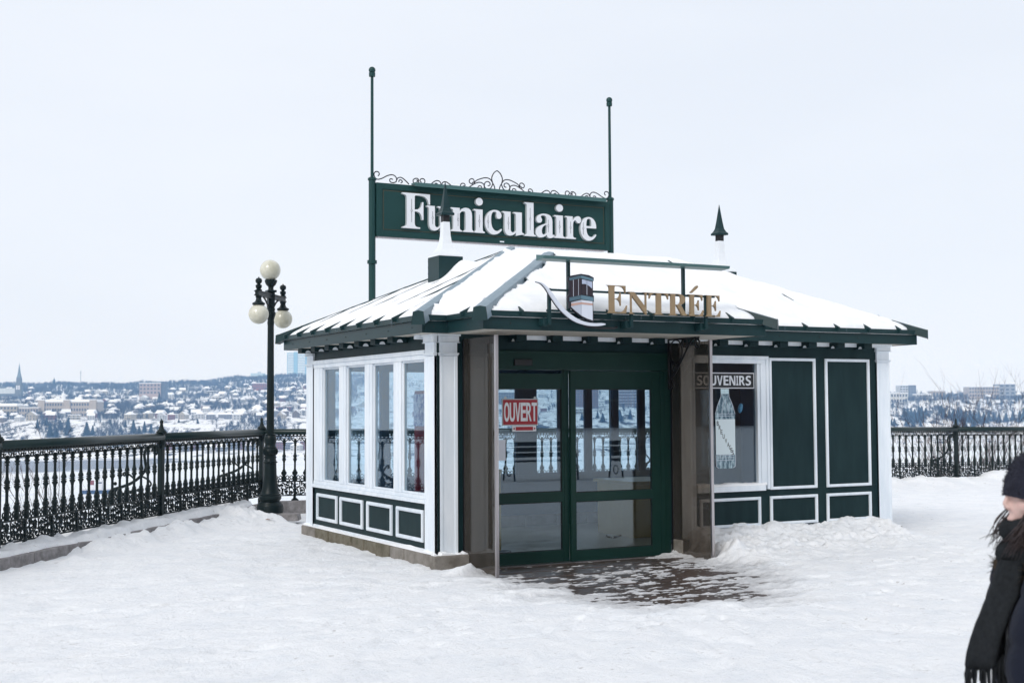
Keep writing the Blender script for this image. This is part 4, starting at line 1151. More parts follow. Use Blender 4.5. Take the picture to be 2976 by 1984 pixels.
# cruise name stencilled low on the right door
LJ = empty('door_lettering', (8.18, 12.764, 0.15), label='small arched black Louis Jolliet lettering low on the right door glass', cat='lettering')
word = 'Louis Jolliet'
for i, ch in enumerate(word):
    if ch == ' ': continue
    t = (i - 6) / 6.0
    v, f, nz = glyph(bold_serif(ch), 0.0)
    a = v[:, 0].min(); an = -t * 0.45 * -1
    m = MB(); pts = []
    ox, oz = 8.181 + t * 0.105, 0.172 + 0.022 * t * t
    for p in v:
        lx, lz = (p[0] - a) * 0.036 - 0.008, p[1] * 0.042
        pts.append((ox + lx * math.cos(an) - lz * math.sin(an), 12.7645 - 0.0008 * (p[2] + 0.5), oz + lx * math.sin(an) + lz * math.cos(an)))
    m.add(pts, f).build('letter', INK, LJ)
# --- things standing inside
ct = empty('ticket_counter', (10.0, 14.8, -0.05), label='yellow wooden counter standing inside the kiosk behind the doors', cat='counter')
MB().box(9.60, 10.4, 14.5, 15.4, -0.05, 0.66).build('counter_body', COUNTER, ct, bevel=0.01); MB().box(9.56, 10.45, 14.45, 15.45, 0.661, 0.70).build('counter_top', COUNTER, ct, bevel=0.01)
vm = empty('vending_machine', (6.6, 13.95, -0.05), label='red and blue drinks vending machine inside beside the corner window', cat='vending machine')
MB().box(6.32, 6.95, 13.62, 14.28, -0.05, 1.90).build('cabinet', mat('vending_red', (0.24, 0.014, 0.03), 0.35), vm, bevel=0.02)
MB().box(6.308, 6.319, 13.64, 14.26, 1.48, 1.86).build('blue_panel', mat('vending_blue', (0.02, 0.06, 0.30), 0.3, var=(14, 0.45, 0.55), col2=(0.45, 0.5, 0.62)), vm)
MB().box(6.35, 6.92, 14.281, 14.29, 0.4, 1.62).build('front_panel', mat('vending_dark', (0.02, 0.02, 0.04), 0.2), vm)
db = empty('display_case', (9.7, 13.2, -0.05), label='dark display case standing behind the shop window', cat='display case')
MB().box(9.2, 10.6, 13.42, 13.47, -0.05, 2.3).build('back_panel', mat('display_navy', (0.018, 0.028, 0.045), 0.5), db); MB().box(9.2, 10.6, 12.95, 13.41, -0.05, 0.7).build('plinth', mat('display_grey', (0.16, 0.2, 0.25), 0.5), db)
MB().box(10.56, 10.6, 12.95, 13.41, 0.705, 2.3).build('side_panel', mat('display_blue', (0.02, 0.07, 0.16), 0.4), db)
sp = empty('reflection_pole', (7.28, 13.9, -0.05), label='thin yellow pole added inside behind the left door to stand for a reflection', cat='post')  # yellow line reflected in the glass, imitated by a pole added inside
MB().lathe([(0, 0.14), (0.02, 0.14), (0.03, 0.02)], (7.28, 13.9, -0.05), 16).build('base', BLACK, sp); MB().lathe([(0.03, 0.018), (0.95, 0.018), (0.96, 0.03), (1.0, 0.03)], (7.28, 13.9, -0.05), 10).build('pole', COUNTER, sp)

# ================================================================ cast-iron railing
SP = 0.2
def baluster_mesh():
    p = [(0.425, 0.016), (0.43, 0.024), (0.44, 0.026), (0.455, 0.018), (0.47, 0.0155), (0.575, 0.0145), (0.59, 0.018), (0.60, 0.017), (0.625, 0.030), (0.638, 0.030), (0.650, 0.017), (0.655, 0.031), (0.661, 0.031), (0.666, 0.017), (0.678, 0.029), (0.70, 0.026), (0.725, 0.017), (0.735, 0.018), (0.75, 0.0145), (0.872, 0.0135), (0.88, 0.022), (0.888, 0.022), (0.893, 0.015), (0.90, 0.016), (0.915, 0.027), (0.925, 0.027), (0.93, 0.018), (0.99, 0.020)]
    p = [(z, r * 1.22) for z, r in p]
    return MB().lathe(p, (0, 0, 0), 8).mesh('baluster', IRON, smooth=True)
BAL = baluster_mesh()
def scrolls(n, sp):
    """joined cast tracery for one section: (capital frieze, base scrolls)"""
    top, bot = MB(), MB()
    L = n * sp
    for i in range(n + 1):
        x = i * sp
        for s in (1, -1):
            if (i == 0 and s < 0) or (i == n and s > 0): continue
            top.tube(bez((x, 0, 0.915), (x + s * 0.02, 0, 0.955), (x + s * 0.075, 0, 0.965), (x + s * 0.088, 0, 1.015), 5), 0.010, 5)
            top.tube([(x + s * 0.05 + 0.024 * math.cos(a), 0, 1.018 + 0.022 * math.sin(a)) for a in [s * 0.2 + s * 0.9 * j for j in range(6)]], 0.007, 4)
            top.ball((x + s * 0.088, 0, 0.968), 0.013, 6, 4)
            # base scrolls
            if 0 < i < n:
                bot.tube(bez((x, 0, 0.43), (x + s * 0.055, 0, 0.43), (x + s * 0.05, 0, 0.375), (x + s * 0.026, 0, 0.365), 5), 0.0095, 5)
                bot.tube([(x + s * 0.062 + 0.027 * math.cos(a), 0, 0.322 + 0.030 * math.sin(a)) for a in [math.pi / 2 - s * 0.4 + s * 0.85 * j for j in range(8)]], 0.0095, 5)
                bot.tube([(x + s * 0.024, 0, 0.37), (x + s * 0.020, 0, 0.32), (x + s * 0.035, 0, 0.262)], 0.009, 4)
        if 0 < i < n:
            bot.lathe([(0.262, 0.03), (0.30, 0.038), (0.34, 0.026), (0.395, 0.040), (0.425, 0.030)], (x, 0, 0), 6)
    for k in range(n * 3):
        x = (k + 0.5) * sp / 3
        top.box(x - 0.014, x + 0.014, -0.012, 0.012, 1.043, 1.062)
        bot.box(x - 0.010, x + 0.010, -0.008, 0.008, 0.262, 0.282)
    top.box(0, L, -0.014, 0.014, 1.026, 1.043)
    bot.box(0, L, -0.011, 0.011, 0.282, 0.292); bot.box(0, L, -0.017, 0.017, 0.240, 0.2615)
    return top.mesh('scroll_frieze', IRON, smooth=False), bot.mesh('scroll_base', IRON, smooth=False)
def leaf_mesh(w):
    """one bay of the leafy lower panel"""
    m = MB()
    r = random.Random(5)
    n = 3
    for i in range(n):
        x = (i + 0.5) * w / n
        for s in (1, -1):
            m.tube(spiral(x + s * 0.045, 0.085, 0.050, 0.012, math.pi / 2 * 1 + (0 if s > 0 else 0), math.pi / 2 - s * 5.0, 11), 0.0085, 5)
            m.tube(bez((x, 0, 0.02), (x + s * 0.09, 0, 0.03), (x + s * 0.10, 0, 0.10), (x + s * 0.05, 0, 0.135), 6), 0.008, 5)
            m.tube(spiral(x + s * 0.052, 0.185, 0.040, 0.012, -math.pi / 2, -math.pi / 2 + s * 4.6, 9), 0.008, 5)
            for q in range(13):
                a = r.uniform(0, 6.28); cx, cz = x + s * r.uniform(0.008, 0.095), r.uniform(0.03, 0.23)
                l = r.uniform(0.022, 0.040); ca, sa = math.cos(a), math.sin(a)
                m.add([(cx - ca * l, 0.006, cz - sa * l), (cx - sa * l * 0.5, -0.010, cz + ca * l * 0.5), (cx + ca * l, 0.006, cz + sa * l), (cx + sa * l * 0.5, -0.010, cz - ca * l * 0.5), (cx, -0.018, cz), (cx, 0.016, cz)],
                      [(0, 1, 4), (1, 2, 4), (2, 3, 4), (3, 0, 4), (1, 0, 5), (2, 1, 5), (3, 2, 5), (0, 3, 5)])
        m.tube(bez((x, 0, 0.015), (x + 0.02, 0, 0.09), (x - 0.02, 0, 0.15), (x, 0, 0.24), 6), 0.009, 5)
        m.ball((x, -0.004, 0.125), 0.018, 6, 4)
    return m.mesh('leaf_panel', IRON, smooth=False)
FIN = MB().lathe([(1.055, 0.05), (1.065, 0.055), (1.085, 0.048), (1.095, 0.03), (1.115, 0.026), (1.135, 0.05), (1.155, 0.068), (1.17, 0.075), (1.182, 0.075), (1.19, 0.06), (1.20, 0.062), (1.205, 0.045), (1.235, 0.034), (1.275, 0.022), (1.282, 0.026), (1.292, 0.018), (1.305, 0.026), (1.32, 0.028), (1.335, 0.022), (1.355, 0.006), (1.37, 0.002)], (0, 0, 0), 14).mesh('finial', IRON, smooth=True)
POST = MB().box(-0.04, 0.04, -0.035, 0.035, -0.16, 1.03).box(-0.048, 0.048, -0.043, 0.043, 0.235, 0.265).box(-0.05, 0.05, -0.045, 0.045, -0.16, -0.02).lathe([(0.99, 0.05), (1.03, 0.055), (1.06, 0.06), (1.11, 0.066), (1.13, 0.055), (1.15, 0.03)], (0, 0, 0), 12).mesh('post', IRON)
br = MB()
def ytube(pts, r, sides=6): br.tube([(0, a, b) for a, b in pts], r, sides)
ytube(crom([(0.10, 0.90), (0.05, 0.95), (0.10, 0.985), (0.20, 0.965), (0.255, 0.87), (0.245, 0.76), (0.235, 0.66), (0.30, 0.56), (0.43, 0.46), (0.58, 0.40), (0.72, 0.36), (0.78, 0.32)], 4), 0.022)
ytube([(0.10 + 0.045 * math.cos(a), 0.90 + 0.05 * math.sin(a)) for a in [0.8 * j for j in range(7)]], 0.016)
ytube(crom([(0.40, 0.50), (0.47, 0.56), (0.55, 0.60), (0.58, 0.57), (0.55, 0.55)], 4), 0.014)
ytube(crom([(0.30, 0.55), (0.20, 0.50), (0.15, 0.44), (0.18, 0.40), (0.22, 0.42)], 4), 0.014)
ytube(crom([(0.66, 0.38), (0.70, 0.30), (0.62, 0.22), (0.50, 0.18), (0.2, 0.12), (0.04, 0.10)], 4), 0.018)
ytube([(0.78, 0.32), (0.80, 0.1), (0.80, -0.3)], 0.024)
for q in range(9):
    br.ball((0, 0.22 + 0.06 * q, 0.20 + 0.015 * q + (q % 3) * 0.06), 0.028, 6, 4)
BRK = br.mesh('wall_brace', IRON, smooth=True)
FOOT = MB().box(-0.02, 0.02, -0.02, 0.02, -0.06, 0.0).tube([(0, 0, -0.03), (0.05, -0.02, -0.07), (0.09, -0.03, -0.14)], 0.014, 5).tube([(0, 0, -0.03), (-0.05, -0.02, -0.07), (-0.09, -0.03, -0.14)], 0.014, 5).tube([(0, 0, -0.03), (0, -0.06, -0.07), (0.0, -0.11, -0.14)], 0.014, 5).box(-0.05, 0.05, -0.03, 0.03, -0.14, -0.06).mesh('foot', IRON)
def rail_mesh(L):
    sec = [(0.058, 1.062), (0.062, 1.085), (0.066, 1.10), (0.060, 1.125), (0.045, 1.146), (0.022, 1.158), (0, 1.161)]
    sec = sec + [(-a, b) for a, b in sec[-2::-1]]
    m = MB().hexa([(0, a, b) for a, b in sec], [(L, a, b) for a, b in sec])
    me = m.mesh('hand_rail', RAIL_IRON)
    me.polygons.foreach_set('use_smooth', [len(p.vertices) == 4 for p in me.polygons])
    return me
_cache = {}
def railing(p0, p1, z0, z1, n, label, posts=(True, False), flip=1):
    """section from p0 to p1; local +y is the river side"""
    a, b = np.array(p0), np.array(p1)
    L = float(np.linalg.norm(b - a)); sp = L / n
    key = (n, round(L, 3))
    if key not in _cache:
        nb = n // 3
        _cache[key] = (scrolls(n, sp), leaf_mesh(L / round(n / 3.0)), rail_mesh(L), MB().box(0, L, -0.014, 0.014, 0.0, 0.018).mesh('bottom_rail', IRON))
    (tp, bt), lf, rl, br_ = _cache[key]
    r = empty('railing', (a[0], a[1], z0), math.atan2(b[1] - a[1], b[0] - a[0]), label, 'railing', 'railing sections along the terrace edge')
    r.rotation_euler = (0, -math.atan2(z1 - z0, L), math.atan2(b[1] - a[1], b[0] - a[0]))
    put('hand_rail', rl, r); put('scroll_frieze', tp, r); put('scroll_base', bt, r); put('bottom_rail', br_, r)
    for i in range(1, n):
        put('baluster', BAL, r, (i * sp, 0, 0))
    nb = int(round(n / 3.0)); w = L / nb
    for i in range(nb):
        put('leaf_panel', lf, r, (i * w, 0, 0))
        if i:
            put('panel_bar', PBAR, r, (i * w, 0, 0))
            put('foot', FOOT, r, (i * w, 0, 0))
    for q, x in zip(posts, (0, L)):
        if q:
            p = put('post', POST, r, (x, 0, 0)); put('finial', FIN, p); put('brace', BRK, p)
    return r
PBAR = MB().box(-0.013, 0.013, -0.016, 0.016, 0.018, 0.24).mesh('panel_bar', IRON)
LB = RC + RL * 3.93; LB2 = LB + RL * 4.14; LB3 = LB2 + RL * 4.14
railing(LB, RC, 0.195, 0.185, 19, 'iron railing section running up to the lamp post, above the kerb', (True, True))
railing(LB2, LB, 0.195, 0.195, 20, 'iron railing section next along from the one at the lamp post, above snowy kerb', (True, False))
railing(LB3, LB2, 0.195, 0.195, 20, 'iron railing section farthest from the lamp post on the kerb side', (True, False))
zr_ = lambda x: 0.185 - 0.0098 * (x - 6.765)
SX = 4.16
names = ['iron railing section seen between the lamp post and the kiosk windows', 'iron railing section behind the kiosk seen through its doors', 'second iron railing section behind the kiosk seen through its doors',
         'iron railing section half buried in snow right beside the white end pilaster', 'iron railing section over a high snow bank in front of bare shrubs', 'iron railing section past the high snow bank by the person']
for i in range(6):
    xa, xb = RC[0] + SX * i, RC[0] + SX * (i + 1)
    railing((xa, RC[1]), (xb, RC[1]), zr_(xa), zr_(xb), 21, names[i], (False, True))

# ================================================================ lamp post
LP = empty('street_lamp', (6.33, 19.90, 0), label='tall dark green cast-iron lamp post with three milky globes', cat='street lamp')
lp = lambda prof, seg=20: MB().lathe(prof, (6.33, 19.90, 0), seg)
lp([(-0.1, 0.205), (0.165, 0.205), (0.185, 0.198), (0.205, 0.182), (0.222, 0.176)]).build('base', IRON, LP, auto=35)
lp([(0.223, 0.150), (0.245, 0.152), (0.262, 0.168), (0.285, 0.178), (0.31, 0.176), (0.325, 0.162), (0.335, 0.166), (0.352, 0.166), (0.36, 0.150), (0.42, 0.128), (0.52, 0.112), (0.66, 0.102), (0.835, 0.096)]).build('pedestal', IRON, LP, auto=35)
fl = lp([(0.836, 0.096), (0.84, 0.113), (0.856, 0.113), (0.865, 0.098), (0.905, 0.088), (0.93, 0.10), (0.938, 0.10), (0.945, 0.088), (0.965, 0.090), (0.99, 0.108), (1.02, 0.114), (1.05, 0.108), (1.07, 0.092), (1.085, 0.097), (1.10, 0.086), (1.13, 0.083), (1.17, 0.092), (1.21, 0.097), (1.25, 0.090), (1.272, 0.080), (1.278, 0.086), (1.292, 0.086), (1.30, 0.062)])
fl.build('moulded_collar', IRON, LP, auto=35)
cols = MB()
for k in range(18):
    a = 2 * math.pi * k / 18
    cols.tube([(6.33 + r * math.cos(a), 19.90 + r * math.sin(a), z) for z, r in ((0.968, 0.092), (0.99, 0.110), (1.02, 0.116), (1.05, 0.110), (1.068, 0.094))], 0.010, 4)
cols.build('gadrooning', IRON, LP)
# fluted shaft
fs = []
zsh = [1.301, 1.8, 2.4, 3.02]
m = MB()
for z, r in zip(zsh, (0.060, 0.0565, 0.053, 0.0495)):
    for k in range(32):
        a = 2 * math.pi * k / 32
        q = r * (1.0 if k % 2 else 0.92)
        fs.append((6.33 + q * math.cos(a), 19.90 + q * math.sin(a), z))
m.add(fs, [(i * 32 + k, i * 32 + (k + 1) % 32, (i + 1) * 32 + (k + 1) % 32, (i + 1) * 32 + k) for i in range(3) for k in range(32)])
m.build('shaft', IRON, LP)
lp([(3.02, 0.052), (3.06, 0.055), (3.10, 0.05), (3.14, 0.06), (3.18, 0.076), (3.22, 0.078), (3.24, 0.06), (3.26, 0.07), (3.29, 0.066), (3.30, 0.05)], 16).build('capital', IRON, LP, auto=35)
hd = MB().box(6.33 - 0.052, 6.33 + 0.052, 19.848, 19.952, 3.30, 3.54).box(6.33 - 0.075, 6.33 + 0.075, 19.825, 19.975, 3.541, 3.575)
hd.build('head_block', IRON, LP, bevel=0.006)
lp([(3.576, 0.05), (3.60, 0.04), (3.63, 0.045), (3.66, 0.075), (3.70, 0.095), (3.735, 0.10), (3.742, 0.085)], 16).build('globe_cup', IRON, LP, auto=35)
MB().ball((6.33 - 0.012, 19.90, 3.895), 0.165, 28, 18).build('globe', GLOBE, LP, smooth=True)
for s in (-1, 1):
    gx0, gy0 = 6.335 + s * 0.349, 19.90 + s * 0.471
    ux, uy = 0.5954 * s, 0.8034 * s; px, py = -uy * 0.028, ux * 0.028
    def beam(d0, d1, z0, z1, z2, z3, wd=1.0):
        b0 = (6.33 + ux * d0, 19.90 + uy * d0); b1 = (6.33 + ux * d1, 19.90 + uy * d1)
        return [(b0[0] + px * wd, b0[1] + py * wd, z0), (b1[0] + px * wd, b1[1] + py * wd, z1), (b1[0] - px * wd, b1[1] - py * wd, z1), (b0[0] - px * wd, b0[1] - py * wd, z0)], [(b0[0] + px * wd, b0[1] + py * wd, z3), (b1[0] + px * wd, b1[1] + py * wd, z2), (b1[0] - px * wd, b1[1] - py * wd, z2), (b0[0] - px * wd, b0[1] - py * wd, z3)]
    arm = MB().hexa(*beam(0.045, 0.66, 3.455, 3.455, 3.50, 3.50)).hexa(*beam(0.05, 0.67, 3.501, 3.501, 3.515, 3.515, 1.5)).hexa(*beam(0.045, 0.67, 3.438, 3.438, 3.454, 3.454, 1.4))
    arm.tube([(6.33 + ux * d, 19.90 + uy * d, z) for d, z in crom([(0.05, 3.31), (0.15, 3.33), (0.26, 3.40), (0.36, 3.44)], 3)], 0.014, 6)
    arm = arm.build('arm', IRON, LP)
    c = (gx0, gy0, 0)
    MB().lathe([(3.516, 0.05), (3.53, 0.055), (3.545, 0.03), (3.56, 0.045), (3.60, 0.052), (3.615, 0.03), (3.625, 0.024), (3.64, 0.046), (3.675, 0.054), (3.705, 0.04), (3.715, 0.012), (3.73, 0.008)], c, 12).build('finial', IRON, arm, auto=35)
    MB().lathe([(3.295, 0.09), (3.305, 0.10), (3.325, 0.098), (3.34, 0.07), (3.36, 0.05), (3.40, 0.04), (3.42, 0.05), (3.437, 0.05)], c, 14).build('globe_fitter', IRON, arm, auto=35)
    MB().ball((gx0, gy0, 3.155), 0.155, 28, 18).build('globe', GLOBE, arm, smooth=True)
o = MB().box(6.80, 6.92, 21.58, 21.68, 0.43, 0.56).build('junction_box', mat('grey_box', (0.28, 0.30, 0.32), 0.5), None, bevel=0.006)
tag(o, 'small grey electrical box fixed to the railing beside the lamp post', 'electrical box')
o = MB().hexa([(6.15, 19.55, -0.05), (6.62, 19.38, -0.05), (6.78, 19.7, -0.05), (6.3, 19.9, -0.05)], [(6.17, 19.56, 0.055), (6.60, 19.40, 0.06), (6.76, 19.69, 0.05), (6.3, 19.88, 0.055)]).build('paving_slab', KERB, None, bevel=0.008)
tag(o, 'broken grey stone slab poking out of the snow at the lamp foot', 'stone slab')

# ================================================================ the town across the river
RZF = -YAW
def fmat(name, c): return mat(name, c, 0.9, spec=0.1)
F_SNOW = mat('far_snow', (0.80, 0.82, 0.85), 0.9, spec=0.1)
F_WIN = mat('far_window', (0.045, 0.055, 0.08), 0.3)
F_TREE = fmat('far_bare_twigs', (0.040, 0.038, 0.046))
F_CON = mat('far_conifer', (0.012, 0.020, 0.022), 0.9, spec=0.05)
F_TRUNK = fmat('far_trunk', (0.06, 0.05, 0.045))
_fm = {}
def fcol(c):
    c = tuple(round(q, 3) for q in c)
    if c not in _fm: _fm[c] = mat('far_wall', c, 0.9, spec=0.1, var=(0.2, 0.3, 0.7), col2=tuple(min(1, q * 1.18) for q in c))
    return _fm[c]
BUILD = [
    ('institution_building', 'long cream stone institution with two rows of windows above the far cliff', -0.3433, 1960, 89.2, -10.8, 12.7, 30, (0.36, 0.315, 0.27), 3, 22),
    ('institution_building', 'cream stone wing with flat roof beside the long institution across the river', -0.3735, 1950, 29.1, -11.9, 4.2, 25, (0.35, 0.31, 0.27), 2, 7),
    ('institution_building', 'cream building with snowy mansard roof at the edge of the far cliff', -0.3945, 1950, 46.7, -12.2, 7.0, 30, (0.36, 0.32, 0.26), 3, 9),
    ('apartment_block', 'pinkish concrete block with few windows among far trees', -0.28, 2500, 40.6, 29.5, 50.8, 25, (0.34, 0.27, 0.25), 3, 6),
    ('apartment_block', 'dark slab building joined to the pinkish block across the river', -0.2702, 2505, 8.7, 29.5, 54.8, 22, (0.1, 0.11, 0.14), 5, 2),
    ('brick_building', 'low red brick school on the upper far slope', -0.1963, 2750, 26.3, 43.5, 54.5, 25, (0.22, 0.075, 0.065), 2, 6),
    ('brick_building', 'red brick warehouse with snowy roof on the lower far slope', -0.1812, 2020, 37.6, -9.1, 3.8, 25, (0.2, 0.065, 0.06), 2, 8),
    ('brick_building', 'red brick gabled block on the lower far slope', -0.1592, 1990, 16.4, -11.3, 3.0, 25, (0.22, 0.085, 0.075), 3, 4),
    ('apartment_block', 'five storey pale block with balconies on the far cliff', 0.3027, 2300, 14.7, 12.8, 36.0, 25, (0.42, 0.44, 0.46), 5, 3),
    ('apartment_block', 'dark blue flank of the five storey block on the far cliff', 0.309, 2300, 14.1, 11.5, 36.5, 25, (0.16, 0.17, 0.2), 5, 3),
    ('stone_building', 'white stone building with snowy flat roof on the far cliff edge', 0.2966, 2150, 37.7, 4.1, 21.3, 25, (0.52, 0.52, 0.5), 2, 8),
    ('stone_building', 'low white two storey building on top of the far cliff', 0.3178, 2200, 25.2, 8.6, 19.1, 20, (0.5, 0.5, 0.5), 2, 5),
    ('stone_building', 'low beige hall between the white building and trees on the far cliff', 0.3296, 2350, 23.8, 12.7, 26.4, 22, (0.33, 0.29, 0.25), 1, 4),
    ('hospital_building', 'big beige slab with rows of small windows on the far cliff', 0.3645, 2400, 56.2, 8.6, 34.1, 30, (0.34, 0.3, 0.27), 4, 11),
    ('hospital_building', 'grey blue tower end of the big beige slab on the far cliff', 0.3825, 2400, 30.6, 5.8, 39.0, 30, (0.24, 0.25, 0.27), 5, 3),
    ('apartment_block', 'brown brick apartment tower on the far cliff', 0.0572, 2200, 41.0, -2.4, 30.4, 28, (0.2, 0.12, 0.1), 7, 9),
    ('apartment_block', 'brown brick apartment tower with balconies on the far cliff', 0.0883, 2200, 44.5, -2.7, 32.4, 28, (0.2, 0.12, 0.1), 7, 9),
    ('apartment_block', 'grey terraced apartment block on the far cliff', -0.0048, 2250, 35.9, 3.1, 27.0, 25, (0.22, 0.22, 0.22), 5, 8),
    ('quay_shed', 'long low rust red shed on the far quay', -0.3976, 1518, 43.2, -60.0, -55.6, 25, (0.25, 0.11, 0.08), 1, 9),
    ('waterfront_apartments', 'red brick waterfront apartment block with snowy flat roof on the far quay', -0.2666, 1590, 13.5, -53.0, -39.5, 22, (0.21, 0.095, 0.09), 5, 4),
    ('waterfront_apartments', 'grey blue waterfront apartment block with many balconies on the far quay', -0.2575, 1590, 13.5, -53.1, -40.4, 22, (0.15, 0.16, 0.2), 5, 4),
    ('waterfront_apartments', 'red brick waterfront apartment block with snowy flat roof on the far quay', -0.2474, 1590, 16.9, -53.2, -38.8, 22, (0.21, 0.095, 0.09), 5, 6),
    ('waterfront_apartments', 'grey blue waterfront apartment block with many balconies on the far quay', -0.2373, 1590, 13.5, -53.3, -38.5, 22, (0.15, 0.16, 0.2), 5, 4),
    ('waterfront_apartments', 'red brick waterfront apartment block with snowy flat roof on the far quay', -0.2283, 1590, 13.5, -53.4, -40.7, 22, (0.21, 0.095, 0.09), 5, 4),
    ('waterfront_apartments', 'grey blue waterfront apartment block with many balconies on the far quay', -0.2168, 1590, 21.1, -53.5, -39.9, 22, (0.15, 0.16, 0.2), 5, 7),
    ('waterfront_apartments', 'red brick waterfront apartment block with snowy flat roof on the far quay', -0.2054, 1590, 13.5, -53.6, -39.6, 22, (0.21, 0.095, 0.09), 5, 4),
    ('waterfront_apartments', 'grey blue waterfront apartment block with many balconies on the far quay', -0.1939, 1590, 21.1, -53.7, -40.6, 22, (0.15, 0.16, 0.2), 5, 7),
    ('waterfront_apartments', 'red brick waterfront apartment block with snowy flat roof on the far quay', -0.1814, 1590, 16.9, -53.8, -39.4, 22, (0.21, 0.095, 0.09), 5, 6),
    ('waterfront_apartments', 'grey blue waterfront apartment block with many balconies on the far quay', -0.1713, 1590, 13.5, -53.9, -40.3, 22, (0.15, 0.16, 0.2), 5, 4),
    ('waterfront_apartments', 'red brick waterfront apartment block with snowy flat roof on the far quay', -0.1623, 1590, 13.5, -53.9, -38.7, 22, (0.21, 0.095, 0.09), 5, 4),
    ('waterfront_apartments', 'grey blue waterfront apartment block with many balconies on the far quay', -0.1508, 1590, 21.1, -54.0, -40.5, 22, (0.15, 0.16, 0.2), 5, 7),
]
CONIFERS = [(-0.3666, -0.01448, 25), (-0.3597, -0.01292, 22), (-0.3567, -0.02118, 38), (-0.353, -0.01615, 18), (-0.3517, -0.02147, 24), (-0.349, -0.01617, 25), (-0.3429, -0.01753, 40), (-0.344, -0.02019, 20), (-0.3285, -0.02, 36), (-0.3238, -0.02003, 26), (-0.2987, -0.01484, 20), (-0.3022, -0.01775, 18), (-0.2924, -0.01887, 34), (-0.2839, -0.01891, 30), (-0.2881, -0.01969, 22), (-0.2788, -0.01867, 24), (-0.3227, -0.01285, 8), (-0.3525, -0.00976, 10), (-0.278, 0.00793, 26), (-0.2727, 0.0047, 26), (-0.3621, 0.01849, 20), (-0.357, 0.01899, 20), (-0.3541, 0.01791, 22), (-0.3586, 0.0065, 16), (-0.3426, 0.01572, 18), (-0.3937, 0.01999, 14), (-0.3895, 0.02076, 14), (-0.2575, -0.01081, 10), (-0.2682, -0.00463, 14), (-0.2429, -0.01195, 14), (-0.2788, -0.00644, 14), (0.3025, -0.01036, 26), (0.3051, -0.01303, 34), (0.3078, -0.01225, 36), (0.3105, -0.01386, 36), (0.3139, -0.01334, 40), (0.316, -0.01069, 34), (0.3192, -0.00752, 18), (0.3043, -0.01702, 24), (0.3091, -0.01757, 26), (0.315, -0.01761, 20), (0.2948, -0.01696, 20), (0.2926, -0.01589, 18), (0.3304, -0.00811, 22), (0.3331, -0.01079, 24), (0.3315, -0.00599, 20), (0.3373, -0.01081, 26), (0.3405, -0.01242, 30), (0.3437, -0.0135, 32), (0.3469, -0.01246, 30), (0.3501, -0.01407, 34), (0.3533, -0.01302, 30), (0.3565, -0.01464, 34), (0.3602, -0.01306, 28), (0.3639, -0.01414, 28), (0.3677, -0.0131, 26), (0.3714, -0.01365, 24), (0.3424, -0.01722, 26), (0.349, -0.01779, 26), (0.3557, -0.01836, 26), (0.3756, -0.01474, 28), (0.381, -0.0137, 24), (0.3863, -0.01267, 26), (0.3916, -0.01376, 30), (0.3948, -0.01165, 30), (0.0537, -0.01088, 20), (0.0657, -0.00908, 20), (0.0697, -0.01203, 24), (0.083, -0.01157, 28), (0.091, -0.01055, 26), (0.0032, -0.01167, 20), (0.0192, -0.0107, 20)]   # bearing, slope of sight to the foot, size
for n, lab, u, d, w, z0, z1, dep, c, rows, cols in BUILD:
    p = polar(u, d)
    r = empty(n, (p[0], p[1], z0), RZF, lab, 'building')
    if n == 'waterfront_apartments': r['group'] = 'apartment blocks on the far quay'
    h = z1 - z0; wm = fcol(c)
    wall = MB().box(-w / 2, w / 2, 0, dep, -14, h).build('wall', wm, r, world=False)
    MB().box(-w / 2 - 0.4, w / 2 + 0.4, -0.5, dep, h, h + 1.2).build('roof', F_SNOW, r, world=False)
    fh = h / rows; fw = w / cols
    for q in range(rows):
        b = MB()
        for k in range(cols):
            x = -w / 2 + (k + 0.5) * fw
            b.box(x - fw * 0.27, x + fw * 0.27, -0.35, 0.1, q * fh + fh * 0.28, q * fh + fh * 0.78)
            if 'balcon' in lab: b.box(x - fw * 0.42, x + fw * 0.42, -1.4, 0, q * fh + fh * 0.05, q * fh + fh * 0.16, 1)
        b.build('window_row', [F_WIN, F_SNOW], wall, world=False)['kind'] = 'stuff'
    if 'mansard' in lab or 'long cream' in lab:
        m = MB().hexa([(-w / 2, -0.2, h + 1.2), (w / 2, -0.2, h + 1.2), (w / 2, dep, h + 1.2), (-w / 2, dep, h + 1.2)], [(-w / 2 + 2, 3.5, h + 4.2), (w / 2 - 2, 3.5, h + 4.2), (w / 2 - 2, dep - 3, h + 4.2), (-w / 2 + 2, dep - 3, h + 4.2)])
        m.build('mansard_roof', F_SNOW, r, world=False)
    if 'long cream' in lab:
        for x in (-w * 0.5 + 5, -1, w * 0.5 - 6):
            MB().box(x - 5, x + 5, -2.5, -0.01, -12, h + 3).build('wing', wm, r, world=False); MB().box(x - 5.3, x + 5.3, -2.9, -0.02, h + 3.01, h + 4).build('wing_roof', F_SNOW, r, world=False)
        MB().lathe([(h + 4, 3.2), (h + 9, 3.2), (h + 9.5, 3.6), (h + 12, 2.8), (h + 14, 0.8), (h + 18, 0.2)], (-w * 0.10, 6, 0), 10).build('cupola', F_SNOW, r, world=False)
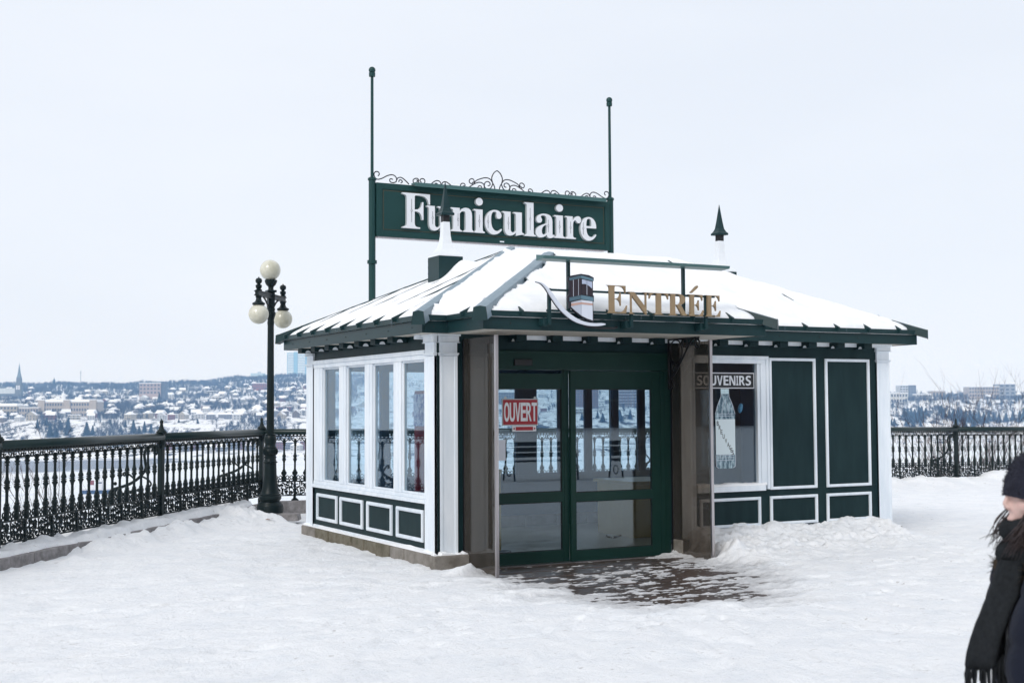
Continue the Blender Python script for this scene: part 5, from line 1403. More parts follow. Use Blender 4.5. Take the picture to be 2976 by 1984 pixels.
# high-rise
p = polar(-0.1655, 3600); r = empty('high_rise', (p[0], p[1], 85), RZF, 'tall pale blue high-rise with white floor bands on the far ridge', 'building')
wb = MB().box(-31, 29, 0, 30, -15, 71).build('wall', fcol((0.22, 0.36, 0.46)), r, world=False)
MB().box(-12, -2, -1.2, -0.01, 0, 73).build('stair_shaft', fcol((0.20, 0.36, 0.48)), r, world=False); MB().box(20, 29, -1.2, -0.01, 0, 71.5).build('stair_shaft', fcol((0.20, 0.36, 0.48)), r, world=False)
for q in range(15):
    for a, b in ((-29, -13), (-1, 19)):
        MB().box(a, b, -0.9, -0.01, 2 + q * 4.6, 4.4 + q * 4.6).build('floor_band', fcol((0.62, 0.66, 0.68)), wb, world=False)
p = polar(-0.195, 3550); r = empty('hilltop_building', (p[0], p[1], 86), RZF, 'low pale blue flat-roofed complex on the wooded far ridge', 'building')
MB().box(-26, 10, 0, 25, -10, 12).build('wall', fcol((0.35, 0.45, 0.50)), r, world=False); MB().box(10.01, 28, 2, 25, -10, 8).build('wall', fcol((0.30, 0.42, 0.48)), r, world=False); MB().box(-8, 0, 4, 14, 12.01, 16).build('roof_plant', fcol((0.4, 0.45, 0.5)), r, world=False)
# church
p = polar(-0.382, 2600); r = empty('church', (p[0], p[1], 30), RZF, 'dark church with tall pointed steeple and snowy nave roof across the river', 'church')
cw = fcol((0.12, 0.13, 0.14))
MB().box(-6, 6, 0, 12, -12, 22).build('tower', cw, r, world=False)
MB().box(-4.4, 4.4, 1.6, 10.4, 22.01, 36).build('belfry', cw, r, world=False)
st = MB().hexa([(-3.6, 2.4, 36), (3.6, 2.4, 36), (3.6, 9.6, 36), (-3.6, 9.6, 36)], [(-2.2, 3.8, 45), (2.2, 3.8, 45), (2.2, 8.2, 45), (-2.2, 8.2, 45)]).hexa([(-2.2, 3.8, 45), (2.2, 3.8, 45), (2.2, 8.2, 45), (-2.2, 8.2, 45)], [(-0.1, 5.9, 66), (0.1, 5.9, 66), (0.1, 6.1, 66), (-0.1, 6.1, 66)]).build('steeple', fcol((0.14, 0.18, 0.20)), r, world=False)
for a in (-3.2, 1.0):
    MB().box(a, a + 2.2, -0.2, 0.1, 12, 20).build('window', F_SNOW, r, world=False)
MB().box(-60, -6.1, 2, 24, -14, 4).build('nave', cw, r, world=False); MB().hexa([(-60, 1.5, 4), (-6.1, 1.5, 4), (-6.1, 24.5, 4), (-60, 24.5, 4)], [(-60, 12, 15), (-6.1, 12, 15), (-6.1, 13, 15), (-60, 13, 15)]).build('nave_roof', fcol((0.42, 0.46, 0.48)), r, world=False)
p = polar(-0.3336, 3250); o = MB().tube([(p[0], p[1], 60), (p[0], p[1], 98)], 0.5, 5).box(p[0] - 2.5, p[0] + 2.5, p[1] - 0.3, p[1] + 0.3, 93, 94).build('radio_mast', F_TRUNK); tag(o, 'thin radio mast rising above the far wooded ridge', 'mast')

def fh1(u, d): return float(far_h(np.array([u]), np.array([float(d)]))[0])
# houses
def house_meshes(kind, wc):
    r = random.Random(kind * 13 + 5)
    w, dp, h, rh = [(10, 9, 5.5, 4.0), (12, 10, 6.5, 3.6), (9, 9, 7.5, 3.2), (16, 11, 6.0, 1.0), (11, 9, 6.0, 4.5)][kind]
    wall = MB().box(-w / 2, w / 2, -dp / 2, dp / 2, -6, h)
    for fl in range(2):
        for k in range(3):
            x = -w / 2 + (k + 0.5) * w / 3
            wall.box(x - 0.75, x + 0.75, -dp / 2 - 0.12, -dp / 2 + 0.05, 0.9 + fl * 2.9, 2.4 + fl * 2.9, 1)
    roof = MB()
    e = 0.6
    if kind in (0, 4):      # gable, ridge along x or y
        if kind == 0: tp = [(-w / 2 - e, 0, h + rh), (w / 2 + e, 0, h + rh)]
        else: tp = [(0, -dp / 2 - e, h + rh), (0, dp / 2 + e, h + rh)]
        b = [(-w / 2 - e, -dp / 2 - e, h), (w / 2 + e, -dp / 2 - e, h), (w / 2 + e, dp / 2 + e, h), (-w / 2 - e, dp / 2 + e, h)]
        if kind == 0: roof.add(b + tp, [(0, 1, 5, 4), (2, 3, 4, 5), (0, 4, 3), (1, 2, 5), (3, 2, 1, 0)])
        else:
            roof.add(b + tp, [(0, 4, 5, 3), (1, 2, 5, 4), (2, 3, 5), (3, 2, 1, 0)])
            wall.add([(-w / 2, -dp / 2 - 0.02, h), (w / 2, -dp / 2 - 0.02, h), (0, -dp / 2 - 0.02, h + rh)], [(0, 1, 2)])
    elif kind == 3:
        roof.box(-w / 2 - e, w / 2 + e, -dp / 2 - e, dp / 2 + e, h, h + rh); roof.box(-w / 2 - 1, w / 2 + 1, -dp / 2 - 2.4, -dp / 2 - e, 3.0, 3.5)
    else:
        k = 0.32
        roof.hexa([(-w / 2 - e, -dp / 2 - e, h), (w / 2 + e, -dp / 2 - e, h), (w / 2 + e, dp / 2 + e, h), (-w / 2 - e, dp / 2 + e, h)], [(-w / 2 * k, -0.4, h + rh), (w / 2 * k, -0.4, h + rh), (w / 2 * k, 0.4, h + rh), (-w / 2 * k, 0.4, h + rh)])
        roof.box(w * 0.2, w * 0.2 + 0.9, 0.5, 1.4, h, h + rh + 1.2)
    return wall.mesh('house_wall', [wc, F_WIN]), roof.mesh('house_roof', F_SNOW)
WC = [((0.46, 0.47, 0.48), 'white'), ((0.36, 0.33, 0.28), 'cream'), ((0.19, 0.085, 0.075), 'red brick'), ((0.20, 0.20, 0.22), 'grey'), ((0.15, 0.12, 0.10), 'brown')]
RN_ = ['broad snowy gable roof', 'snowy hipped roof', 'narrow two storey front and hipped roof', 'flat snowy roof and porch', 'gable end and steep snowy roof']
HM = {}
rh_ = random.Random(21)
placed = []
def add_house(u, d, kind=None, col=None):
    for a, b in placed:
        if abs(a - u) * d < 13 and abs(b - d) < 22: return False
    for n, lab, bu, bd, w, z0, z1, dep, c, rows, cols in BUILD:
        if abs(bu - u) * d < w / 2 + 7 and -8 < d - bd < 40: return False
    placed.append((u, d))
    k = rh_.choice([0, 0, 1, 1, 2, 3, 4]) if kind is None else kind
    c = rh_.choice([0, 0, 0, 1, 1, 2, 3, 3, 4]) if col is None else col
    if (k, c) not in HM: HM[(k, c)] = house_meshes(k, fcol(WC[c][0]))
    p = polar(u, d)
    r = empty('house', (p[0], p[1], fh1(u, d)), RZF + rh_.uniform(-0.5, 0.5), 'small %s house with %s on the far hillside' % (WC[c][1], RN_[k]), 'house', '%s houses with %s across the river' % (WC[c][1], RN_[k]))
    s = rh_.uniform(0.85, 1.25); r.scale = (s, s, s)
    put('wall', HM[(k, c)][0], r); put('roof', HM[(k, c)][1], r)
    return True
n = 0
for t in range(4000):
    if n >= 205: break
    u = rh_.uniform(-0.405, -0.145); s0 = float(shore(np.array([u]))[0])
    d = s0 + 305 + (2950 - s0 - 305) * rh_.random() ** 1.7
    n += add_house(u, d)
n = 0
for t in range(2000):
    if n >= 38: break
    u = rh_.uniform(-0.41, -0.15); n += add_house(u, 1565 + rh_.random() * 105)
n = 0
for t in range(2000):
    if n >= 26: break
    u = rh_.uniform(0.27, 0.41); n += add_house(u, 2215 + rh_.random() * 500)
n = 0
for t in range(2000):
    if n >= 26: break
    u = rh_.uniform(-0.145, 0.12); s0 = float(shore(np.array([u]))[0]); n += add_house(u, s0 + 310 + rh_.random() * 700)

# bare trees: a wood that reads as one mass
def wood(name, pts, hts, seed):
    rg = np.random.default_rng(seed)
    nt_, per = len(pts), 40
    V = np.zeros((nt_, per, 3, 3)); 
    a = rg.uniform(0, 2 * np.pi, (nt_, per)); el = rg.uniform(0.35, 1.45, (nt_, per))
    b0 = rg.uniform(0.12, 0.62, (nt_, per)); ln = rg.uniform(0.22, 0.46, (nt_, per)); 
    ln[:, 0] = 0.9; el[:, 0] = 1.57; b0[:, 0] = -0.15; ln[:, 1] = 0.9; el[:, 1] = 1.5; b0[:, 1] = -0.15
    dx, dy, dz = np.cos(a) * np.cos(el), np.sin(a) * np.cos(el), np.sin(el)
    H = hts[:, None]
    wd = H * 0.020; wd = np.repeat(wd, per, 1); wd[:, :2] = H * 0.028
    rr = rg.uniform(0.0, 0.12, (nt_, per)); rr[:, :2] = 0
    P0 = np.stack([pts[:, 0][:, None] + np.cos(a) * rr * H, pts[:, 1][:, None] + np.sin(a) * rr * H, pts[:, 2][:, None] + b0 * H], -1)
    tip = P0 + np.stack([dx, dy, dz], -1) * (ln * H)[..., None]
    sdx = np.stack([-np.sin(a + 1.0), np.cos(a + 1.0), np.zeros_like(a)], -1) * wd[..., None]
    V[:, :, 0] = P0 + sdx; V[:, :, 1] = P0 - sdx; V[:, :, 2] = tip
    co = V.reshape(-1, 3); q = np.arange(len(co)).reshape(-1, 3)
    me = bpy.data.meshes.new(name)
    me.vertices.add(len(co)); me.vertices.foreach_set('co', co.ravel()); me.loops.add(q.size); me.loops.foreach_set('vertex_index', q.ravel())
    me.polygons.add(len(q)); me.polygons.foreach_set('loop_start', np.arange(0, q.size, 3)); me.polygons.foreach_set('loop_total', np.full(len(q), 3))
    me.materials.append(F_TREE); me.update(); me.validate()
    return tag(put(name, me), kind='stuff')
rg = np.random.default_rng(5)
def scatter(n, u0, u1, d0, d1, dens=None, pw=1.0):
    u = rg.uniform(u0, u1, n); d = d0 + (d1 - d0) * rg.random(n) ** pw
    if dens is not None:
        kp = dens(u, d) > rg.random(n); u, d = u[kp], d[kp]
    z = far_h(u, d); P = np.stack([FWD[0] * d + RGT[0] * u * d, FWD[1] * d + RGT[1] * u * d, z], -1)
    return P
clump = lambda u, d: sstep(0.40, 0.60, fbm(u * 45, d * 0.010, 77, 3))
P = np.concatenate([scatter(8200, -0.43, -0.12, 1830, 2900, clump, 1.0), scatter(5200, -0.45, -0.10, 2780, 3330, None, 0.7), scatter(1500, -0.42, -0.14, 1690, 1800, clump),
                    scatter(1100, 0.24, 0.45, 2180, 3330, None), scatter(650, 0.24, 0.45, 2080, 2190), scatter(700, -0.12, 0.24, 1900, 2900, clump)])
wood('far_wood', P, rg.uniform(7, 14, len(P)), 3)

# conifers on the far cliff
def conifer_mesh(seed):
    r = random.Random(seed); m = MB()
    for L in range(11):
        t = L / 11; z = 0.06 + 0.90 * t; R = (0.30 - 0.27 * t) * r.uniform(0.85, 1.15)
        for k in range(11):
            a = 2 * math.pi * (k + r.random()) / 11; q = R * r.uniform(0.7, 1.2)
            ca, sa = math.cos(a), math.sin(a); w = 0.11 * (1 - t) + 0.025
            m.add([(0, 0, z + 0.10), (ca * q - sa * w, sa * q + ca * w, z - 0.03), (ca * q * 1.12, sa * q * 1.12, z - 0.055), (ca * q + sa * w, sa * q - ca * w, z - 0.03)], [(0, 1, 2), (0, 2, 3)])
    tr = MB().lathe([(-0.15, 0.02), (0.9, 0.004)], (0, 0, 0), 5)
    return m.mesh('conifer_crown', F_CON), tr.mesh('conifer_trunk', F_TRUNK)
CM = [conifer_mesh(s) for s in range(4)]
def on_bank(u, el):
    best = None
    for d in np.arange(1640, 3300, 6.0):
        if fh1(u, d) >= 1.7 + el * d: return d
    return 2000.0
for i, (u, e_, hpx) in enumerate(CONIFERS):
    d = on_bank(u, e_); p = polar(u, d); h = hpx / 3759 * d * 1.15
    slope_ = d < float(shore(np.array([u]))[0]) + 310
    r = empty('conifer_tree', (p[0], p[1], fh1(u, d)), i * 1.7, 'dark pointed conifer growing on the snowy far cliff' if slope_ else 'dark conifer standing among the houses across the river', 'tree', 'conifers on the far cliff' if slope_ else 'conifers among the far houses')
    s = h; wf = 0.85 + 0.5 * ((i * 37) % 10) / 10; r.scale = (s * wf, s * wf, s)
    put('crown', CM[i % 4][0], r); put('trunk', CM[i % 4][1], r)

# ship in the ice
p = polar(-0.3195, 873); S = empty('ship', (p[0], p[1], ZW), RZF + 0.12, 'small blue and white ship lying in the river ice', 'ship')
hb = [(-11, 0), (-10, -2.6), (7, -2.8), (11.5, 0), (7, 2.8), (-10, 2.6)]
MB().hexa([(a * 0.93, b * 0.8, -0.5) for a, b in hb], [(a, b, 2.6) for a, b in hb]).build('hull', fcol((0.05, 0.08, 0.15)), S, world=False)
MB().hexa([(a * 0.99, b * 0.99, 2.61) for a, b in hb], [(a, b, 3.2) for a, b in hb]).build('bulwark', fcol((0.55, 0.56, 0.6)), S, world=False)
MB().box(-6, 3, -2, 2, 3.21, 6.0).build('deck_house', fcol((0.6, 0.61, 0.64)), S, world=False); MB().box(-1, 3.2, -1.8, 1.8, 6.01, 8.4).build('wheelhouse', fcol((0.6, 0.61, 0.64)), S, world=False)
MB().box(-0.8, 3.0, -1.86, -1.805, 7.0, 7.9).build('wheelhouse_window', F_WIN, S, world=False); MB().box(-5, -2.6, -0.9, 0.9, 6.01, 9.0).build('funnel', fcol((0.22, 0.07, 0.07)), S, world=False)
MB().tube([(1, 0, 8.4), (1, 0, 15)], 0.18, 5).tube([(-1.2, 0, 8.4), (1, 0, 13)], 0.1, 4).tube([(3, 0, 8.4), (1, 0, 13)], 0.1, 4).build('mast', F_TRUNK, S, world=False)

# ================================================================ shrubs beyond the railing
TWIG = mat('bare_red_twig', (0.055, 0.032, 0.034), 0.8, spec=0.1)
def shrub(name, x, y, z, h, n, spread, seed, label, group):
    r = random.Random(seed); m = MB()
    def grow(p, d, l, rad, lev):
        pts = [p]; q = Vector(p); dd = Vector(d)
        k = 4
        for i in range(k):
            dd = (dd + Vector((r.uniform(-0.16, 0.16), r.uniform(-0.16, 0.16), r.uniform(-0.02, 0.14)))).normalized()
            q = q + dd * (l / k); pts.append(tuple(q))
        m.tube(pts, [rad * (1 - 0.16 * i) for i in range(k + 1)], 3)
        if lev > 0:
            for j in range(r.choice([2, 3, 3, 4])):
                t = r.randint(1, k); e = (dd + Vector((r.uniform(-0.8, 0.8), r.uniform(-0.8, 0.8), r.uniform(-0.1, 0.6)))).normalized()
                grow(pts[t], e, l * r.uniform(0.42, 0.7), rad * 0.62, lev - 1)
    for i in range(n):
        a = r.uniform(0, 6.28); s = r.uniform(0, spread)
        d = Vector((math.cos(a) * s, math.sin(a) * s, 1)).normalized()
        grow((x + r.uniform(-0.35, 0.35) * spread, y + r.uniform(-0.3, 0.3) * spread, z), d, h * r.uniform(0.45, 0.8), 0.0085 * (0.8 + h * 0.1), 3)
    o = m.build(name, TWIG); tag(o, label, 'shrub', group)
G1, G2 = 'bare shrubs beyond the kerb-side railing', 'bare shrubs beyond the snow-bank railing'
for i, (s, off, h, n) in enumerate(((4.6, 0.9, 1.5, 3), (5.6, 0.95, 1.7, 4), (6.6, 1.0, 1.3, 4), (7.6, 0.9, 0.9, 3), (3.0, 1.0, 0.6, 3), (6.0, 0.75, 0.6, 4))):
    p = RC + RL * s + RN * off
    shrub('bare_shrub', p[0], p[1], -0.5 if off > 0.8 else -0.1, h, n, 0.55, 40 + i, 'sparse leafless shrub with thin twigs beyond the kerb-side railing', G1)
for i, (x, h, n) in enumerate(((20.6, 1.2, 7), (21.6, 1.4, 7), (22.5, 1.9, 7), (23.9, 2.2, 12), (24.6, 2.4, 12), (25.2, 2.7, 13), (25.9, 2.4, 12), (26.7, 2.5, 12), (27.6, 2.5, 10), (28.8, 2.5, 8))):
    shrub('bare_shrub', x, 22.9 + 0.3 * (i % 3), -0.9, h, n, 0.6, 60 + i, 'leafless reddish shrub growing beyond the railing over the snow bank' if h > 2 else 'low leafless shrub beyond the railing near the end pilaster', G2 if h > 2 else G2 + ' nearer the kiosk')
lf = MB().add([(-0.06, 0, 0), (-0.02, 0.03, 0.012), (0.03, 0.025, 0.004), (0.07, 0, 0.02), (0.03, -0.025, 0.008), (-0.02, -0.03, 0.003)], [(0, 1, 5), (1, 2, 4, 5), (2, 3, 4)]).build('fallen_leaf', mat('dry_leaf', (0.20, 0.085, 0.035), 0.8))
lf.location = (5.95, 18.75, float(ground_h(np.array([5.95]), np.array([18.75]))[0]) + 0.012); tag(lf, 'dry orange leaf lying on the snow near the lamp foot', 'leaf')

# ================================================================ what the panes reflect: benches and the hotel behind the viewer
BW = mat('bench_slat', (0.022, 0.020, 0.020), 0.5, var=(6, 0.3, 0.7), stretch=(0.5, 6, 6))
def bench(x, y, rz, label):
    b = empty('park_bench', (x, y, 0.0), rz, label, 'bench', 'benches on the open terrace facing the river')
    for i in range(4): MB().box(-0.95, 0.95, -0.05 + i * 0.11, 0.045 + i * 0.11, 0.43, 0.46).build('seat_slat', BW, b, world=False)
    for i in range(3): MB().box(-0.95, 0.95, -0.13 - 0.03 * i, -0.105 - 0.03 * i, 0.52 + i * 0.13, 0.62 + i * 0.13).build('back_slat', BW, b, world=False)
    for s in (-0.8, 0.8):
        m = MB().tube([(s, -0.20, 0.9), (s, -0.09, 0.45), (s, -0.16, 0.0)], 0.022, 6).tube([(s, -0.09, 0.42), (s, 0.36, 0.42), (s, 0.42, 0.0)], 0.022, 6)
        m.tube([(s, 0.12 + 0.10 * math.cos(a), 0.2 + 0.10 * math.sin(a)) for a in [0.6 * j for j in range(11)]], 0.014, 5)
        m.tube([(s, -0.12, 0.64), (s, 0.2, 0.66), (s, 0.36, 0.6), (s, 0.36, 0.42)], 0.018, 6)
        m.build('side_frame', BLACK, b, world=False, smooth=True)
bench(14.9, -0.9, 0.03, 'black slatted bench on the open snow, first of the row facing the kiosk doors')
bench(17.6, -0.7, -0.02, 'black slatted bench on the open snow, second of the row facing the kiosk doors')
bench(22.4, -0.6, 0.02, 'black slatted bench on the open snow, third of the row opposite the shop window')
HB = mat('hotel_brick', (0.085, 0.055, 0.045), 0.9, var=(0.6, 0.3, 0.7)); HR = mat('copper_roof', (0.07, 0.11, 0.10), 0.6)
H = empty('hotel_building', (30, -62, 0), 0, 'big brown brick hotel with steep copper roof facing the terrace', 'building')
MB().box(-90, 80, -14, 0, -1, 13).build('wall', HB, H, world=False)
MB().hexa([(-90.5, -14.5, 13), (80.5, -14.5, 13), (80.5, 0.6, 13), (-90.5, 0.6, 13)], [(-88, -9, 18), (78, -9, 18), (78, -5, 18), (-88, -5, 18)]).build('roof', HR, H, world=False)
wf = MB().box(-0.75, 0.75, 0.0, 0.08, -0.12, 2.3).mesh('window', STONE); wp = MB().box(-0.6, 0.6, 0.081, 0.12, 0.05, 2.15).mesh('pane', F_WIN)
for q in range(3):
    for k in range(30):
        o = put('window', wf, H, (-84 + k * 5.5, 0, 2.2 + q * 4.4)); put('pane', wp, o)

# ================================================================ the passer-by at the edge of the view
SKIN = mat('skin', (0.56, 0.39, 0.345), 0.5, var=(60, 0.4, 0.65), col2=(0.62, 0.40, 0.36))
COAT = mat('navy_puffer', (0.0032, 0.0050, 0.0130), 0.6, var=(8, 0.3, 0.7), bump=(22, 0.35, 0.012), spec=0.2)
SCARF = mat('charcoal_wool', (0.0105, 0.012, 0.014), 0.95, var=(60, 0.3, 0.7), col2=(0.021, 0.0235, 0.026), spec=0.1, bump=(160, 0.6, 0.004))
KNIT = mat('navy_knit', (0.008, 0.009, 0.020), 0.95, bump=(140, 0.9, 0.006))
HAIR = mat('dark_brown_hair', (0.022, 0.011, 0.011), 0.5)
FUR = mat('brown_fur', (0.055, 0.040, 0.027), 0.9, var=(40, 0.3, 0.7))
TROUSER = mat('dark_trousers', (0.014, 0.015, 0.020), 0.85, bump=(60, 0.2, 0.004)); BOOT = mat('black_boot', (0.008, 0.008, 0.009), 0.45)
pw = FWD * 4.0 + RGT * 1.62
PZ = float(ground_h(np.array([pw[0]]), np.array([pw[1]]))[0])
PE = empty('person', (pw[0], pw[1], PZ), math.pi - YAW, 'person in navy puffer coat, knit hat and long charcoal scarf, walking past', 'person')
def ell(m, c, r, seg=16, rings=12):
    vs = []; fs = []
    for i in range(rings + 1):
        t = math.pi * i / rings
        for k in range(seg):
            a = 2 * math.pi * k / seg
            vs.append((c[0] + r[0] * math.sin(t) * math.cos(a), c[1] + r[1] * math.sin(t) * math.sin(a), c[2] - r[2] * math.cos(t)))
    for i in range(rings):
        for k in range(seg):
            fs.append((i * seg + k, i * seg + (k + 1) % seg, (i + 1) * seg + (k + 1) % seg, (i + 1) * seg + k))
    m.add(vs, fs)
def loft(m, rings, seg=24):
    """rings: (cx, cy, z, rx, ry)"""
    vs = []; fs = []
    for cx, cy, z, rx, ry in rings:
        for k in range(seg):
            a = 2 * math.pi * k / seg; vs.append((cx + rx * math.cos(a), cy + ry * math.sin(a), z))
    n = len(rings)
    for i in range(n - 1):
        for k in range(seg): fs.append((i * seg + k, i * seg + (k + 1) % seg, (i + 1) * seg + (k + 1) % seg, (i + 1) * seg + k))
    fs.append(tuple(range(seg))[::-1]); fs.append(tuple((n - 1) * seg + k for k in range(seg)))
    m.add(vs, fs)
bd = MB()
ell(bd, (0.0, 0, 1.440), (0.093, 0.074, 0.108)); ell(bd, (0.035, 0, 1.375), (0.058, 0.056, 0.062))
ell(bd, (0.086, 0, 1.345), (0.014, 0.020, 0.009)); ell(bd, (0.083, 0, 1.332), (0.014, 0.017, 0.009))
bd.tube([(0.088, 0, 1.430), (0.099, 0, 1.406), (0.109, 0, 1.385)], [0.008, 0.0085, 0.0085], 8); ell(bd, (0.100, 0.009, 1.379), (0.009, 0.008, 0.007)); ell(bd, (0.100, -0.009, 1.379), (0.009, 0.008, 0.007))
for s in (1, -1):
    ell(bd, (0.052, s * 0.036, 1.385), (0.030, 0.026, 0.030)); ell(bd, (0.0, s * 0.075, 1.405), (0.022, 0.010, 0.032)); ell(bd, (0.080, s * 0.030, 1.440), (0.014, 0.024, 0.010))
loft(bd, [(-0.02, 0, 1.18, 0.055, 0.06), (-0.012, 0, 1.28, 0.048, 0.05), (0, 0, 1.36, 0.05, 0.052)], 16)
loft(bd, [(0, 0, 0.74, 0.10, 0.15), (0, 0, 0.84, 0.105, 0.155), (0, 0, 0.95, 0.09, 0.13), (0, 0, 1.06, 0.10, 0.145), (-0.01, 0, 1.16, 0.09, 0.155), (-0.015, 0, 1.22, 0.06, 0.10)], 20)
LEG = {1: [(0.0, 0.075, 0.76), (0.09, 0.078, 0.42), (0.14, 0.08, 0.09), (0.25, 0.085, 0.04)], -1: [(0.0, -0.075, 0.76), (-0.03, -0.078, 0.42), (-0.17, -0.08, 0.11), (-0.07, -0.085, 0.03)]}
ARM = {1: [(0.03, 0.175, 1.165), (0.095, 0.225, 0.99), (0.110, 0.235, 0.90), (0.03, 0.17, 0.79), (0.025, 0.13, 0.76)], -1: [(-0.005, -0.175, 1.165), (0.0, -0.225, 0.99), (0.01, -0.235, 0.90), (0.02, -0.17, 0.79), (0.025, -0.13, 0.76)]}
for s in (1, -1):
    bd.tube(LEG[s], [0.078, 0.052, 0.035, 0.032], 12); bd.tube(ARM[s], [0.050, 0.040, 0.038, 0.028, 0.030], 10)
    hx, hy, hz = ARM[s][-1]
    ell(bd, (hx + 0.035, hy - s * 0.02, hz - 0.005), (0.048, 0.022, 0.038))
    for f in range(4):
        bd.tube([(hx + 0.065, hy - s * 0.03, hz + 0.022 - f * 0.017), (hx + 0.095, hy - s * 0.045, hz + 0.018 - f * 0.017), (hx + 0.102 - 0.006 * (f == 3), hy - s * 0.07, hz + 0.012 - f * 0.017)], 0.0075, 6)
    bd.tube([(hx + 0.02, hy - s * 0.03, hz + 0.035), (hx + 0.05, hy - s * 0.05, hz + 0.045), (hx + 0.07, hy - s * 0.065, hz + 0.038)], 0.009, 6)
body = bd.build('body', SKIN, PE, world=False)
rm = body.modifiers.new('fuse', 'REMESH'); rm.mode = 'VOXEL'; rm.voxel_size = 0.0058; rm.use_smooth_shade = True
sm = body.modifiers.new('smooth', 'SMOOTH'); sm.iterations = 2; sm.factor = 0.5
for s in (1, -1):
    e = MB(); ell(e, (0.080, s * 0.030, 1.424), (0.011, 0.012, 0.011), 10, 8); e.build('eye', mat('eye_white', (0.6, 0.58, 0.56), 0.2), PE, world=False, smooth=True)
# clothes
ct_ = MB(); rings = []
prof = [(0.56, 0.150, 0.205), (0.66, 0.152, 0.205), (0.80, 0.145, 0.200), (0.92, 0.128, 0.185), (1.02, 0.126, 0.185), (1.12, 0.122, 0.190), (1.18, 0.105, 0.185), (1.23, 0.085, 0.13), (1.28, 0.075, 0.085)]
zz = np.arange(0.56, 1.281, 0.008)
for z in zz:
    a = np.interp(z, [q[0] for q in prof], [q[1] for q in prof]); b = np.interp(z, [q[0] for q in prof], [q[2] for q in prof])
    q = 0.014 * (abs(math.sin((z - 0.978) / 0.129 * math.pi)) ** 0.5 - 0.6)
    rings.append((-0.012, 0, float(z), float(a + q), float(b + q)))
loft(ct_, rings, 36)
for s in (1, -1):
    P_ = crom([(-0.02, s * 0.12, 1.20)] + ARM[s][:4], 14); P_ = P_[:len(P_) - 3]
    R_ = []
    for i, p in enumerate(P_):
        z = p[2]; base = np.interp(z, [0.8, 0.9, 1.0, 1.12, 1.2], [0.062, 0.078, 0.092, 0.088, 0.070])
        R_.append(float(base + 0.013 * (abs(math.sin((z - 0.978) / 0.129 * math.pi)) ** 0.5 - 0.6)))
    ct_.tube(P_, R_, 18)
coat = ct_.build('coat', COAT, PE, smooth=True, world=False)
tr_ = MB()
for s in (1, -1):
    tr_.tube(crom([(0, s * 0.07, 0.80)] + LEG[s][1:3], 6), [0.115, 0.11, 0.105, 0.098, 0.092, 0.086, 0.080, 0.076, 0.072, 0.068, 0.064, 0.062, 0.060], 16)
tr_.build('trousers', TROUSER, PE, smooth=True, world=False)
for s in (1, -1):
    (ax_, ay_, az_), (tx, ty, tz) = LEG[s][2], LEG[s][3]
    b = MB(); b.tube([(LEG[s][1][0] * 0.35 + ax_ * 0.65, ay_, 0.22), (ax_, ay_, 0.10), (ax_ + 0.02, ay_, 0.055), (tx * 0.6 + ax_ * 0.4 + 0.02, ty, 0.045), (tx + 0.02, ty, 0.035), (tx + 0.05, ty, 0.03)], [0.062, 0.058, 0.055, 0.050, 0.045, 0.02], 14)
    b.build('boot', BOOT, PE, smooth=True, world=False)
# scarf: loops round the neck, a long front tail with fringe
sc_ = MB()
for k, (r0, zc, tilt) in enumerate(((0.074, 1.312, 0.02), (0.088, 1.258, 0.26))):
    pts = []
    for i in range(28):
        a = 2 * math.pi * i / 28
        pts.append((0.012 + r0 * math.cos(a) * (1.0 if math.cos(a) < 0 else 1.02), (r0 + 0.01) * math.sin(a), zc - tilt * 0.11 * math.cos(a) + 0.006 * math.sin(3 * a + k)))
    sc_.tube(pts, [0.034 + 0.006 * math.sin(5 * q + k) for q in range(28)], 10, closed=True)
tl = [(0.100, 0.03, 1.225, 0.036, 0.055), (0.118, 0.035, 1.165, 0.040, 0.065), (0.130, 0.04, 1.125, 0.042, 0.075), (0.152, 0.045, 1.085, 0.043, 0.080), (0.170, 0.048, 1.045, 0.044, 0.085), (0.186, 0.05, 1.00, 0.044, 0.088), (0.194, 0.05, 0.96, 0.046, 0.090), (0.198, 0.05, 0.925, 0.046, 0.090)]
vs = []; fs = []; seg = 28
for i, (cx, cy, z, rx, ry) in enumerate(tl):
    for k in range(seg):
        a = 2 * math.pi * k / seg; w = 1 + 0.13 * math.sin(4 * a + 0.4 * i)
        vs.append((cx + rx * math.cos(a) * w, cy + ry * math.sin(a) * w, z - 0.03 * math.cos(a) * (i / 8)))
for i in range(len(tl) - 1):
    for k in range(seg): fs.append((i * seg + k, i * seg + (k + 1) % seg, (i + 1) * seg + (k + 1) % seg, (i + 1) * seg + k))
fs.append(tuple((len(tl) - 1) * seg + k for k in range(seg)))
sc_.add(vs, fs)
scarf = sc_.build('scarf', SCARF, PE, smooth=True, world=False)
fr_ = MB(); rf = random.Random(8)
for k in range(26):
    a = 2 * math.pi * k / 26; x0, y0_ = 0.198 + 0.045 * math.cos(a), 0.05 + 0.088 * math.sin(a); z0_ = 0.93 - 0.03 * math.cos(a); l = rf.uniform(0.09, 0.15)
    fr_.tube([(x0, y0_, z0_), (x0 + rf.uniform(-0.004, 0.012), y0_ + rf.uniform(-0.01, 0.01), z0_ - l * 0.5), (x0 + rf.uniform(-0.012, 0.012), y0_ + rf.uniform(-0.015, 0.015), z0_ - l)], [0.0045, 0.004, 0.003], 5)
fr_.build('fringe', SCARF, scarf, world=False)
